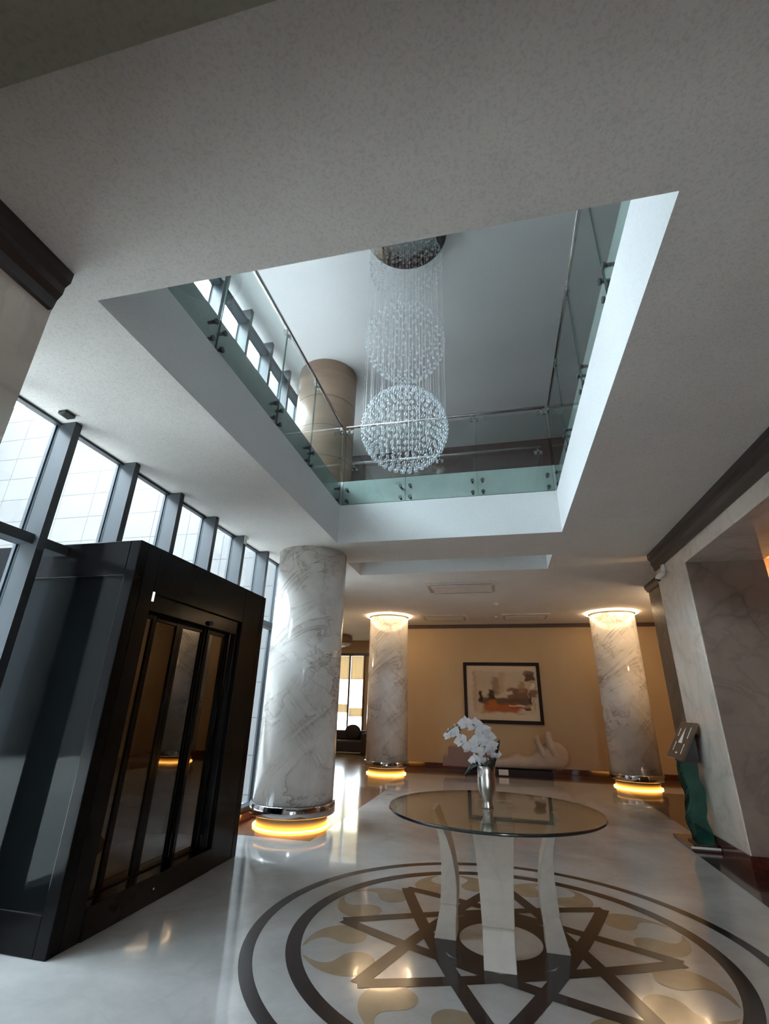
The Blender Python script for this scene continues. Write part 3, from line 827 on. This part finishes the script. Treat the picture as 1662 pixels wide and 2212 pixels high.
# cabin
cb = MB()
cb.box(lx0 + .35, lx1 - .26, ly0 + .22, ly0 + .26, dz0 + .03, 2.30).box(lx0 + .35, lx1 - .26, ly1 - .26, ly1 - .22, dz0 + .03, 2.30)
cb.box(lx0 + .35, lx0 + .39, ly0 + .26, ly1 - .26, dz0 + .03, 2.30)
obj('cabin_wall', cb, M['cabin_wall'], lift)
obj('cabin_mirror', MB().box(lx0 + .391, lx0 + .40, 3.75, 4.85, .35, 2.05), M['steel'], lift)
obj('cabin_floor', MB().box(lx0 + .35, lx1 - .22, ly0 + .22, ly1 - .22, dz0 - .06, dz0 + .03), M['cabin_floor'], lift)
obj('cabin_ceiling', MB().box(lx0 + .35, lx1 - .26, ly0 + .22, ly1 - .22, 2.30, 2.34), M['cabin_wall'], lift)
obj('cabin_lamp', MB().lathe(-3.5, 4.55, [(.07, 2.299), (.07, 2.285), (0, 2.283)], 24), M['cabin_lamp'], lift)
obj('cabin_handrail', MB().tube([(lx0 + .46, 3.6, 1.22), (lx0 + .46, 5.0, 1.22)], .018, 10), M['black_frame'], lift)
obj('door_operator', MB().box(lx1 - .16, lx1 - .10, dy0, dy1, dz1 - .005, dz1 + .12), M['black_frame'], lift)
obj('floor_indicator', MB().box(lx1 - .002, lx1 + .006, 3.425, 3.445, 2.27, 2.35), M['lift_sign'], lift)
obj('door_sensor', MB().sphere((lx1 - .01, 4.37, 2.235), .032, 14, 8, (.6, 1.3, .8)), M['black_plastic'], lift)

# ------------------------------------------------------------------ round glass table
tb = thing('round_glass_table', 'round glass topped table on curved stone legs over the floor medallion', 'table', (CX, CY, 0))
TZ = .80; TR = .80
gt = obj('glass_top', MB().lathe(CX, CY, [(TR - .004, TZ - .018), (TR - .004, TZ)], 96), M['table_glass'], tb)
obj('bevelled_rim', MB().lathe(CX, CY, [(TR - .0035, TZ - .0185), (TR, TZ - .015), (TR, TZ - .004), (TR - .0035, TZ + .0005), (TR - .006, TZ + .0005)], 96, True, False), M['table_edge'], gt)
prof = [(0, .30, .455, .20), (.06, .30, .44, .20), (.12, .298, .425, .20), (.185, .29, .407, .202), (.19, .294, .403, .198), (.20, .294, .403, .198), (.205, .288, .407, .204), (.30, .285, .40, .212), (.38, .29, .395, .22),
        (.45, .303, .393, .228), (.52, .318, .396, .24), (.60, .345, .406, .252), (.67, .378, .424, .265), (.73, .408, .447, .28), (.782, .43, .475, .295)]
for k in range(4):
    a = k * PI / 2
    ca, sa = math.cos(a), math.sin(a)
    vs = []; fs = []
    for z, ri, ro_, w in prof:
        for r, t in ((ri, -w / 2), (ro_, -w / 2), (ro_, w / 2), (ri, w / 2)):
            vs.append((CX + r * ca - t * sa, CY + r * sa + t * ca, z))
    n = len(prof)
    for i in range(n - 1):
        for j in range(4):
            j2 = (j + 1) % 4
            fs.append((i * 4 + j, i * 4 + j2, (i + 1) * 4 + j2, (i + 1) * 4 + j))
    fs.append((3, 2, 1, 0)); fs.append(tuple((n - 1) * 4 + j for j in range(4)))
    m = MB(); m.add(vs, fs, False)
    obj('leg', m, M['table_stone'], tb, bevel=.006)
# vase
vx, vy = -.145, 4.25
va = tag(obj('silver_vase', MB().lathe(vx, vy, [(.0, TZ + .001), (.042, TZ + .001), (.044, TZ + .006), (.038, TZ + .03), (.035, TZ + .05), (.045, TZ + .075), (.062, TZ + .11), (.069, TZ + .15), (.068, TZ + .19), (.066, TZ + .235), (.076, TZ + .285), (.074, TZ + .287), (.062, TZ + .235), (.063, TZ + .19), (.055, TZ + .12), (0, TZ + .08)], 48), M['silver'], at=(vx, vy, TZ)),
         'silver footed vase holding white orchids on the glass table', 'vase')
# orchid
orc = thing('orchid_plant', 'white orchid spray with dark leaves standing in the silver vase', 'orchid', (vx, vy, TZ + .12))
def bez(p, n=14):
    p = [Vector(q) for q in p]; out = []
    for i in range(n + 1):
        t = i / n; q = list(p)
        while len(q) > 1: q = [q[j].lerp(q[j + 1], t) for j in range(len(q) - 1)]
        out.append(tuple(q[0]))
    return out
obj('stem', MB().tube(bez([(vx, vy, TZ + .09), (vx + .03, vy, 1.20), (vx + .02, vy, 1.45), (vx - .16, vy - .02, 1.44), (vx - .30, vy - .03, 1.31)], 24), .004, 6), M['stem'], orc)
obj('stem', MB().tube(bez([(vx + .01, vy, TZ + .09), (vx + .08, vy, 1.10), (vx + .09, vy + .01, 1.30), (vx + .03, vy, 1.31), (vx - .05, vy - .02, 1.22)], 20), .004, 6), M['stem'], orc)
def petal_mb(m, c, rot, ang, L, W, cup):
    """one broad petal in the flower plane"""
    nu, nv = 5, 6
    vs = []; fs = []
    for i in range(nv + 1):
        t = i / nv
        wd = W * math.sin(PI * min(1, .12 + .88 * t) ** 0.85) if t < 1 else 0.02 * W
        for j in range(nu):
            s = (j / (nu - 1) - .5) * 2
            x = L * t; y = wd * s * .5
            z = cup * (t * t) * L - .25 * abs(s) * wd * .5 + .12 * L * t
            v = Vector((x * math.cos(ang) - y * math.sin(ang), x * math.sin(ang) + y * math.cos(ang), z))
            vs.append(c + rot @ v)
    for i in range(nv):
        for j in range(nu - 1):
            fs.append((i * nu + j, i * nu + j + 1, (i + 1) * nu + j + 1, (i + 1) * nu + j))
    m.add(vs, fs, True)
def flower(c, yaw, pitch, roll, s):
    s *= 1.22
    c = Vector(c)
    # local z of the flower looks at -Y (towards the entrance side)
    rot = (Matrix.Rotation(yaw, 3, 'Z') @ Matrix.Rotation(pitch, 3, 'X') @ Matrix.Rotation(PI / 2, 3, 'X') @ Matrix.Rotation(roll, 3, 'Z'))
    m = MB()
    for a in (5, 175): petal_mb(m, c, rot, R_(a), s * 1.0, s * 1.15, .15)     # the two broad petals
    for a in (90, 215, 325): petal_mb(m, c - rot @ Vector((0, 0, .004)), rot, R_(a), s * .95, s * .62, .05)   # three sepals
    f = obj('flower', m, M['petal'], orc, at=tuple(c), fix=False)
    l = MB(); l.sphere(c + rot @ Vector((0, -.12 * s, .16 * s)), .17 * s, 8, 6, (1, 1, 1.2))
    obj('lip', l, M['petal'], f, at=tuple(c))
FL = [(-.436, 1.293, -55, .045), (-.375, 1.318, -40, .055), (-.285, 1.385, -15, .055), (-.215, 1.372, 10, .062), (-.155, 1.330, 15, .060), (-.325, 1.262, -25, .052), (-.262, 1.210, 5, .055), (-.185, 1.262, -5, .065),
      (-.105, 1.305, 45, .052), (-.150, 1.195, 10, .060), (-.222, 1.120, -30, .050), (-.098, 1.222, 35, .055), (-.165, 1.095, 0, .060), (-.070, 1.175, 40, .048), (-.160, 1.040, 20, .045)]
for i, (x, z, yw, s) in enumerate(FL):
    flower((x, 4.235 - .03 * ((i * 7) % 3) + .02, z), R_(yw), R_(-12 + 9 * ((i * 5) % 4)), R_(random.uniform(-25, 25)), s)
bd = MB()
for (x, z) in ((-.335, 1.345), (-.322, 1.362), (-.345, 1.315), (-.35, 1.33)): bd.sphere((x, 4.22, z), .012, 8, 6, (1, 1, 1.3))
obj('buds', bd, M['bud'], orc)
def leaf(p, w):
    pts = bez(p, 10); m = MB(); vs = []; fs = []
    n = len(pts)
    for i, q in enumerate(pts):
        t = i / (n - 1); ww = w * math.sin(PI * min(.98, .15 + .85 * t)) ** .8
        a = Vector(pts[max(0, i - 1)]); b = Vector(pts[min(n - 1, i + 1)]); d = (b - a).normalized()
        sd = d.cross(Vector((0, 1, .2))).normalized()
        for s in (-1, 0, 1):
            v = Vector(q) + sd * ww * s * .5 + Vector((0, -.01 * (1 - abs(s)), 0)); vs.append(v)
    for i in range(n - 1):
        for j in range(2): fs.append((i * 3 + j, i * 3 + j + 1, (i + 1) * 3 + j + 1, (i + 1) * 3 + j))
    m.add(vs, fs, True)
    o = obj('leaf', m, M['leaf'], orc, fix=False)
    so = o.modifiers.new('thick', 'SOLIDIFY'); so.thickness = .003
leaf([(vx + .02, vy, TZ + .2), (vx + .05, vy, 1.14), (vx + .085, vy - .01, 1.20), (vx + .115, vy - .02, 1.275)], .05)
leaf([(vx - .01, vy, TZ + .2), (vx - .03, vy - .02, 1.12), (vx - .09, vy - .03, 1.10), (vx - .16, vy - .04, 1.02)], .06)
leaf([(vx + .01, vy, TZ + .18), (vx + .03, vy - .03, 1.10), (vx + .05, vy - .04, 1.13), (vx + .07, vy - .05, 1.10)], .07)
leaf([(vx - .0, vy - .01, TZ + .18), (vx + .02, vy - .05, 1.06), (vx + .03, vy - .07, 1.12), (vx + .04, vy - .08, 1.13)], .07)

# ------------------------------------------------------------------ painting on the back wall
pt_ = thing('framed_painting', 'abstract brown and orange painting in a dark frame on the beige back wall', 'painting', (.055, YB, 1.92))
px0, px1, pz0, pz1 = -.975, 1.085, 1.135, 2.70
fw = .085
obj('frame', MB().box(px0, px1, YB - .05, YB - .003, pz0, pz0 + fw).box(px0, px1, YB - .05, YB - .003, pz1 - fw, pz1).box(px0, px0 + fw, YB - .05, YB - .003, pz0 + fw, pz1 - fw).box(px1 - fw, px1, YB - .05, YB - .003, pz0 + fw, pz1 - fw), M['frame_dark'], pt_, bevel=.006)
def art():
    nx, nz = 150, 110
    x0, x1, z0, z1 = px0 + fw, px1 - fw, pz0 + fw, pz1 - fw
    paper = (.60, .49, .38)
    # (u0,u1,v0,v1,colour,opacity,softness)
    S = [(.08, .93, .12, .90, (.52, .42, .32), .9, .05), (.10, .90, .55, .88, (.50, .41, .31), .8, .06), (.12, .40, .60, .86, (.46, .38, .28), .8, .05),
         (.09, .14, .15, .90, (.30, .20, .12), .5, .03), (.16, .22, .30, .52, (.03, .015, .012), .95, .015), (.22, .30, .35, .46, (.45, .34, .25), .9, .02),
         (.30, .40, .36, .55, (.035, .018, .014), .95, .02), (.37, .46, .45, .78, (.20, .12, .08), .7, .03), (.46, .54, .50, .88, (.40, .30, .22), .7, .03),
         (.17, .90, .27, .40, (.05, .02, .015), .85, .025), (.58, .86, .38, .58, (.13, .05, .03), .85, .03), (.74, .82, .50, .70, (.30, .19, .12), .7, .02),
         (.84, .97, .72, .88, (.07, .03, .025), .9, .015), (.82, .95, .84, .90, (.20, .13, .10), .8, .01), (.90, .97, .55, .72, (.40, .28, .20), .7, .015), (.91, .95, .58, .67, (.72, .63, .50), .95, .008),
         (.55, .64, .46, .53, (.62, .52, .42), .85, .015), (.88, .98, .42, .55, (.16, .07, .05), .85, .02), (.87, .89, .30, .50, (.02, .01, .01), .9, .006),
         (.22, .72, .14, .30, (.36, .085, .018), .9, .03), (.30, .42, .22, .36, (.45, .14, .03), .8, .03), (.60, .88, .20, .26, (.30, .09, .03), .8, .01), (.58, .82, .255, .275, (.72, .62, .50), .95, .006),
         (.80, .88, .18, .22, (.05, .02, .02), .9, .006), (.70, .80, .10, .13, (.35, .26, .17), .6, .01), (.12, .20, .16, .30, (.52, .40, .29), .6, .03), (.20, .32, .12, .20, (.38, .18, .07), .6, .03), (.93, .955, .20, .40, (.28, .18, .12), .6, .01)]
    rnd = random.Random(3)
    vs, fs, cols = [], [], []
    def sst(e0, e1, x):
        t = max(0, min(1, (x - e0) / (e1 - e0))); return t * t * (3 - 2 * t)
    for j in range(nz + 1):
        for i in range(nx + 1):
            u, v = i / nx, j / nz
            vs.append((x0 + (x1 - x0) * u, YB - .020, z0 + (z1 - z0) * v))
            c_ = list(paper)
            wob = .010 * math.sin(u * 37 + v * 11) + .008 * math.sin(v * 53 + u * 9)
            for a, b, c0, d0, colr, op, sf_ in S:
                uu, vv = u + wob, v + wob * .7
                k = sst(a - sf_, a + sf_, uu) * (1 - sst(b - sf_, b + sf_, uu)) * sst(c0 - sf_, c0 + sf_, vv) * (1 - sst(d0 - sf_, d0 + sf_, vv)) * op
                c_ = [p * (1 - k) + q * k for p, q in zip(c_, colr)]
            g = 1 + rnd.uniform(-.06, .06)
            cols.append([min(1, q * g) for q in c_] + [1])
    for j in range(nz):
        for i in range(nx):
            a = j * (nx + 1) + i; fs.append((a, a + 1, a + nx + 2, a + nx + 1))
    m = MB(); m.add(vs, fs, False)
    mat, nt, out = new_mat('painted_canvas')
    at = N(nt, 'ShaderNodeVertexColor'); at.layer_name = 'paint'
    principled(nt, out, at.outputs['Color'], .7, 0, .15, 0.0)
    o = obj('canvas', m, mat, pt_, fix=False)
    ca_ = o.data.color_attributes.new('paint', 'FLOAT_COLOR', 'POINT')
    ca_.data.foreach_set('color', [q for c_ in cols for q in c_])
art()
obj('backing', MB().box(px0 + .02, px1 - .02, YB - .018, YB - .002, pz0 + .02, pz1 - .02), M['mat_board'], pt_)

# ------------------------------------------------------------------ stone sculpture on its dark plinth
pl = thing('sculpture_plinth', 'low dark plinth under the stone sculpture by the back wall', 'plinth', (.05, 13.45, 0))
obj('block', MB().box(-.96, 1.10, 13.2, 13.75, 0, .155), M['plinth_dark'], pl, bevel=.006)
obj('title_card', MB().box(-.15, .075, 13.185, 13.199, .03, .15), M['card'], pl)
sc_ = thing('stone_sculpture', 'pale reclining stone sculpture with stepped blocks, on the dark plinth under the painting', 'sculpture', (0, 13.5, .155))
obj('stepped_block', MB().prism([(-1.5, .155), (-.35, .155), (-.35, .64), (-.9, .66), (-1.2, .61), (-1.36, .60), (-1.36, .38), (-1.5, .38)], 'y', 13.22, 13.72), M['sculpt_block'], sc_, bevel=.02)
def loft_sculpt():
    # (x, half depth, bottom, top)
    S = [(-.36, .16, .155, .36), (-.15, .20, .155, .37), (.10, .22, .155, .40), (.22, .23, .155, .48), (.34, .22, .155, .54), (.46, .20, .155, .46), (.58, .22, .155, .44), (.72, .24, .155, .56), (.86, .26, .155, .70),
         (1.0, .28, .155, .78), (1.15, .29, .155, .82), (1.3, .27, .16, .80), (1.42, .22, .22, .72), (1.50, .14, .30, .62), (1.54, .05, .38, .52)]
    seg = 16; vs = []; fs = []
    for x, h, z0, z1 in S:
        for k in range(seg):
            a = 2 * PI * k / seg
            cz, hz = (z0 + z1) / 2, (z1 - z0) / 2
            ca, sa = math.cos(a), math.sin(a)
            ex = lambda v: math.copysign(abs(v) ** .7, v)
            vs.append((x, 13.47 + h * ex(ca), cz + hz * ex(sa)))
    for i in range(len(S) - 1):
        for k in range(seg):
            k2 = (k + 1) % seg
            fs.append((i * seg + k, i * seg + k2, (i + 1) * seg + k2, (i + 1) * seg + k))
    fs.append(tuple(reversed(range(seg)))); fs.append(tuple((len(S) - 1) * seg + k for k in range(seg)))
    m = MB(); m.add(vs, fs, True); return m
so_ = obj('body', loft_sculpt(), M['sculpt_stone'], sc_)
sb = so_.modifiers.new('smooth', 'SUBSURF'); sb.levels = 1; sb.render_levels = 2
obj('raised_form', MB().tube(bez([(.95, 13.36, .30), (.98, 13.24, .55), (.80, 13.22, .70), (.74, 13.25, .86), (.86, 13.30, .90)], 16), [.10, .10, .10, .095, .09, .085, .08, .075, .07, .07, .07, .07, .07, .065, .06, .05, .02], 12), M['sculpt_stone'], sc_)
obj('raised_form', MB().tube(bez([(1.2, 13.36, .32), (1.2, 13.22, .60), (1.05, 13.22, .80), (1.0, 13.25, 1.0), (1.10, 13.3, 1.03), (1.14, 13.3, .85)], 18), [.11, .11, .11, .11, .105, .10, .10, .095, .09, .09, .085, .085, .085, .08, .08, .075, .07, .06, .03], 12), M['sculpt_stone'], sc_)

# ------------------------------------------------------------------ sign stand by the portal
ks = thing('sign_stand', 'sign stand of wavy green glass with a tilted bronze board, by the marble pillar', 'sign stand', (2.29, 7.53, 0))
obj('base_slab', MB().box(2.10, 2.412, 7.34, 8.02, 0.003, .045), M['kiosk_slab'], ks, bevel=.003)
obj('slab_lip', MB().box(2.096, 2.412, 7.334, 7.34, 0.025, .047), M['kiosk_lip'], ks)
obj('foot_plate', MB().box(2.18, 2.40, 7.40, 7.70, .045, .06), M['kiosk_neck'], ks)
for s in range(5):
    y = 7.44 + .05 * s
    n = 40; Lp = []; Rp = []
    for i in range(n + 1):
        z = .06 + (.93 - .06) * i / n
        wv = .018 * math.sin(z * 13 + s * .25) + .006 * math.sin(z * 29 + s)
        wv2 = .018 * math.sin(z * 13 + .4 + s * .25) + .006 * math.sin(z * 29 + 2 + s)
        Lp.append((2.20 + wv, z)); Rp.append((2.385 + wv2, z))
    m = MB(); vs = []; fs = []
    for i in range(n + 1):
        for (x, z) in (Lp[i], Rp[i]):
            for yy in (y, y + .012): vs.append((x, yy, z))
    for i in range(n):
        a = 4 * i; b = a + 4
        fs += [(a, a + 2, b + 2, b), (a + 1, b + 1, b + 3, a + 3), (a, b, b + 1, a + 1), (a + 2, a + 3, b + 3, b + 2)]
    fs += [(0, 1, 3, 2), (4 * n, 4 * n + 2, 4 * n + 3, 4 * n + 1)]
    m.add(vs, fs, False)
    obj('glass_sheet', m, M['green_glass'], ks)
obj('neck', MB().prism([(2.19, .93), (2.40, .93), (2.405, 1.26), (2.33, 1.22), (2.21, 1.03)], 'y', 7.42, 7.68), M['kiosk_neck'], ks, bevel=.004)
# tilted board: low edge towards the lobby, high edge at the wall
Q0 = Vector((2.16, 7.28, .965)); U = Vector((0, .60, 0)); V = Vector((.25, -.0, .43))
Nn = V.cross(U).normalized()
if Nn.x > 0: Nn = -Nn
def bd_box(u0, u1, v0, v1, d0, d1):
    m = MB(); vs = []
    for d in (d0, d1):
        for u, v in ((u0, v0), (u1, v0), (u1, v1), (u0, v1)): vs.append(Q0 + U * u + V * v + Nn * d)
    m.add(vs, [(0, 1, 2, 3), (4, 7, 6, 5), (0, 4, 5, 1), (1, 5, 6, 2), (2, 6, 7, 3), (3, 7, 4, 0)]); return m
bdo = obj('board', bd_box(0, 1, 0, 1, -.03, 0), M['kiosk_board'], ks, bevel=.004)
mk = MB()
for (u0, u1, v0, v1) in ((.16, .20, .56, .86), (.76, .80, .60, .82), (.20, .235, .14, .40), (.74, .775, .20, .44), (.45, .55, .13, .17)):
    b = bd_box(u0, u1, v0, v1, .0005, .003); mk.add(b.v, b.f)
tri = []
for d in (.0005, .003):
    for u, v in ((.40, .42), (.62, .42), (.50, .84)): tri.append(Q0 + U * u + V * v + Nn * d)
mk.add(tri, [(0, 1, 2), (3, 5, 4), (0, 3, 4, 1), (1, 4, 5, 2), (2, 5, 3, 0)])
obj('board_lettering', mk, M['kiosk_text'], bdo)

# ------------------------------------------------------------------ small fittings
cam_t = thing('security_camera', 'cream security camera under the dark cornice of the right pillar', 'security camera', (2.40, 7.42, 3.42))
obj('mount', MB().box(2.405, 2.44, 7.33, 7.43, 3.38, 3.50), M['white_plastic'], cam_t, bevel=.012)
obj('arm', MB().tube(bez([(2.42, 7.38, 3.40), (2.38, 7.39, 3.37), (2.36, 7.40, 3.36)], 6), .018, 10), M['white_plastic'], cam_t)
obj('housing', MB().tube([(2.40, 7.28, 3.36), (2.385, 7.34, 3.355), (2.37, 7.45, 3.34), (2.365, 7.50, 3.335)], [.022, .038, .042, .036], 14), M['white_plastic'], cam_t)
obj('lens_dome', MB().sphere((2.366, 7.475, 3.312), .034, 12, 8), M['black_plastic'], cam_t)
def cassette(x0, x1, y0, y1, label):
    t = thing('ceiling_air_unit', label, 'air conditioner', ((x0 + x1) / 2, (y0 + y1) / 2, ZC), 'ceiling air units')
    obj('panel', MB().box(x0, x1, y0, y1, ZC - .03, ZC), M['white_plastic'], t, bevel=.008)
    w = .06
    sl = MB()
    sl.box(x0 + .10, x1 - .10, y0 + .05, y0 + .05 + w, ZC - .033, ZC - .029); sl.box(x0 + .10, x1 - .10, y1 - .05 - w, y1 - .05, ZC - .033, ZC - .029)
    sl.box(x0 + .05, x0 + .05 + w, y0 + .16, y1 - .16, ZC - .033, ZC - .029); sl.box(x1 - .05 - w, x1 - .05, y0 + .16, y1 - .16, ZC - .033, ZC - .029)
    obj('air_slot', sl, M['slot'], t)
    obj('intake_grille', MB().box(x0 + .2, x1 - .2, y0 + .2, y1 - .2, ZC - .04, ZC - .029), M['white_plastic'], t, bevel=.006)
cassette(-1.33, .08, 9.05, 9.95, 'white ceiling air unit nearest the second ceiling opening')
cassette(-1.95, -.72, 12.5, 13.4, 'white ceiling air unit beside the left glowing ring')
cassette(.15, 1.36, 12.5, 13.4, 'white ceiling air unit right of the ceiling middle, before the back wall')
for (x, y, lab) in ((.04, 11.15, 'small white smoke detector on the ceiling above the painting'), (.03, 12.75, 'small white detector between the two far ceiling air units')):
    t = thing('smoke_detector', lab, 'smoke detector', (x, y, ZC), 'smoke detectors')
    obj('base', MB().lathe(x, y, [(.055, ZC), (.055, ZC - .02), (.03, ZC - .025)], 20), M['white_plastic'], t)
    obj('sensor_head', MB().lathe(x, y, [(.03, ZC - .025), (.028, ZC - .05), (0, ZC - .055)], 16), M['white_plastic'], t)
# upper ceiling fittings
for (x, y, lab) in ((.02, 8.9, 'round smoke detector on the upper ceiling beyond the railing'),):
    t = thing('smoke_detector', lab, 'smoke detector', (x, y, ZU), 'smoke detectors')
    obj('base', MB().lathe(x, y, [(.055, ZU), (.055, ZU - .02), (.03, ZU - .025)], 20), M['white_plastic'], t)
    obj('sensor_head', MB().lathe(x, y, [(.03, ZU - .025), (.028, ZU - .05), (0, ZU - .055)], 16), M['white_plastic'], t)
# amber lamp in the portal room
lp = thing('wall_lamp', 'glowing amber lamp shade in the orange room beyond the portal', 'lamp', (4.35, 8.3, 3.2))
obj('lamp_shade', MB().lathe(4.36, 8.12, [(.26, 3.14), (.30, 3.50)], 32, True, False), M['shade_amber'], lp)
obj('shade_rim', MB().lathe(4.36, 8.12, [(.303, 3.50), (.31, 3.50), (.31, 3.56), (.303, 3.56)], 32, True, False).tube([(4.36, 8.12, 3.53), (4.36, 8.30, 3.53)], .02, 8), M['wall_orange'], lp)

# ------------------------------------------------------------------ entrance behind the camera
dr = thing('door_1', None, None, (0, YS + .07, 0), kind='structure')
for x in (1.03, 1.97):
    obj('door_stile', MB().box(x - .03, x + .03, YS + .03, YS + .12, 0, 2.2), M['mullion'], dr, at=(x, YS + .07, 0))
obj('door_pane', MB().box(1.06, 1.94, YS + .07, YS + .08, 0, 2.17), M['pane'], dr)
obj('door_head', MB().box(1.06, 1.94, YS + .03, YS + .12, 2.14, 2.2), M['mullion'], dr)

# ------------------------------------------------------------------ light
wld = bpy.data.worlds.new('World'); scene.world = wld; wld.use_nodes = True
nt = wld.node_tree; nt.nodes.clear()
bg = nt.nodes.new('ShaderNodeBackground'); ow_ = nt.nodes.new('ShaderNodeOutputWorld')
bg.inputs['Color'].default_value = (0.78, 0.89, 1.0, 1); bg.inputs['Strength'].default_value = 14.0
nt.links.new(bg.outputs[0], ow_.inputs['Surface'])
def sun(name, direction, energy, color, angle):
    l = bpy.data.lights.new(name, 'SUN'); l.energy = energy; l.color = color; l.angle = angle
    o = bpy.data.objects.new(name, l); COL.objects.link(o)
    o.rotation_euler = Vector(direction).to_track_quat('-Z', 'Y').to_euler()
sun('sun', (-.52, .34, -.80), 3.0, (1.0, .96, .90), R_(1))
def portal(name, loc, rot, sx, sy):
    l = bpy.data.lights.new(name, 'AREA'); l.shape = 'RECTANGLE'; l.size = sx; l.size_y = sy
    l.cycles.is_portal = True
    o = bpy.data.objects.new(name, l); COL.objects.link(o); o.location = loc; o.rotation_euler = rot
#portal('window_portal', (GX - .08, 1.85, ZC / 2), (0, -PI / 2, 0), ZC, 13.6)
#portal('upper_window_portal', (GX - .08, 1.85, (ZF + ZU) / 2), (0, -PI / 2, 0), ZU - ZF, 13.6)
#portal('entrance_portal', (0, YS - .05, 1.45), (PI / 2, 0, 0), 3.8, 2.9)
def spot(name, loc, energy, color, size, target, blend=.6):
    l = bpy.data.lights.new(name, 'SPOT'); l.energy = energy; l.color = color; l.spot_size = size; l.spot_blend = blend; l.shadow_soft_size = .05
    o = bpy.data.objects.new(name, l); COL.objects.link(o); o.location = loc
    o.rotation_euler = (Vector(target) - Vector(loc)).to_track_quat('-Z', 'Y').to_euler()
def point(name, loc, energy, color, r=.1):
    l = bpy.data.lights.new(name, 'POINT'); l.energy = energy; l.color = color; l.shadow_soft_size = r
    o = bpy.data.objects.new(name, l); COL.objects.link(o); o.location = loc
point('portal_room_lamp', (4.36, 7.7, 3.3), 60, (1.0, .55, .2), .12)

# added unseen fill lights, warming the dim rear from lounge and side bay
point('side_bay_fill', (3.9, 10.4, 3.45), 26, (1.0, .74, .46), .15)
point('lounge_fill', (-5.6, 12.5, 3.45), 38, (1.0, .76, .50), .15)

# ------------------------------------------------------------------ camera
cd_ = bpy.data.cameras.new('camera'); cam = bpy.data.objects.new('camera', cd_); COL.objects.link(cam)
pitch, yaw, roll, f = 0.389785676, -0.234358986, 0.0260652018, 1019.10444
cy_, sy_ = math.cos(yaw), math.sin(yaw)
fw_ = Vector((sy_ * math.cos(pitch), cy_ * math.cos(pitch), math.sin(pitch)))
r0 = Vector((cy_, -sy_, 0)); u0 = r0.cross(fw_)
rv = r0 * math.cos(roll) + u0 * math.sin(roll); uv = -r0 * math.sin(roll) + u0 * math.cos(roll)
mw = Matrix.Identity(4)
for i in range(3):
    mw[i][0] = rv[i]; mw[i][1] = uv[i]; mw[i][2] = -fw_[i]
mw.translation = (0, 0, 1.5)
cam.matrix_world = mw
cd_.sensor_fit = 'HORIZONTAL'; cd_.sensor_width = 36.0; cd_.lens = f / 1662 * 36.0
cd_.clip_start = .05; cd_.clip_end = 200
scene.camera = cam

# ------------------------------------------------------------------ view and render settings that are not the engine's
vs_ = scene.view_settings
vs_.view_transform = 'Standard'; vs_.look = 'None'; vs_.gamma = 1.0; vs_.exposure = 1.2; vs_.use_curve_mapping = False
scene.display_settings.display_device = 'sRGB'
cy = scene.cycles
cy.use_denoising = True
cy.max_bounces = 12; cy.diffuse_bounces = 7; cy.glossy_bounces = 5; cy.transparent_max_bounces = 40; cy.transmission_bounces = 6
cy.sample_clamp_indirect = 6.0; cy.caustics_reflective = False; cy.caustics_refractive = False
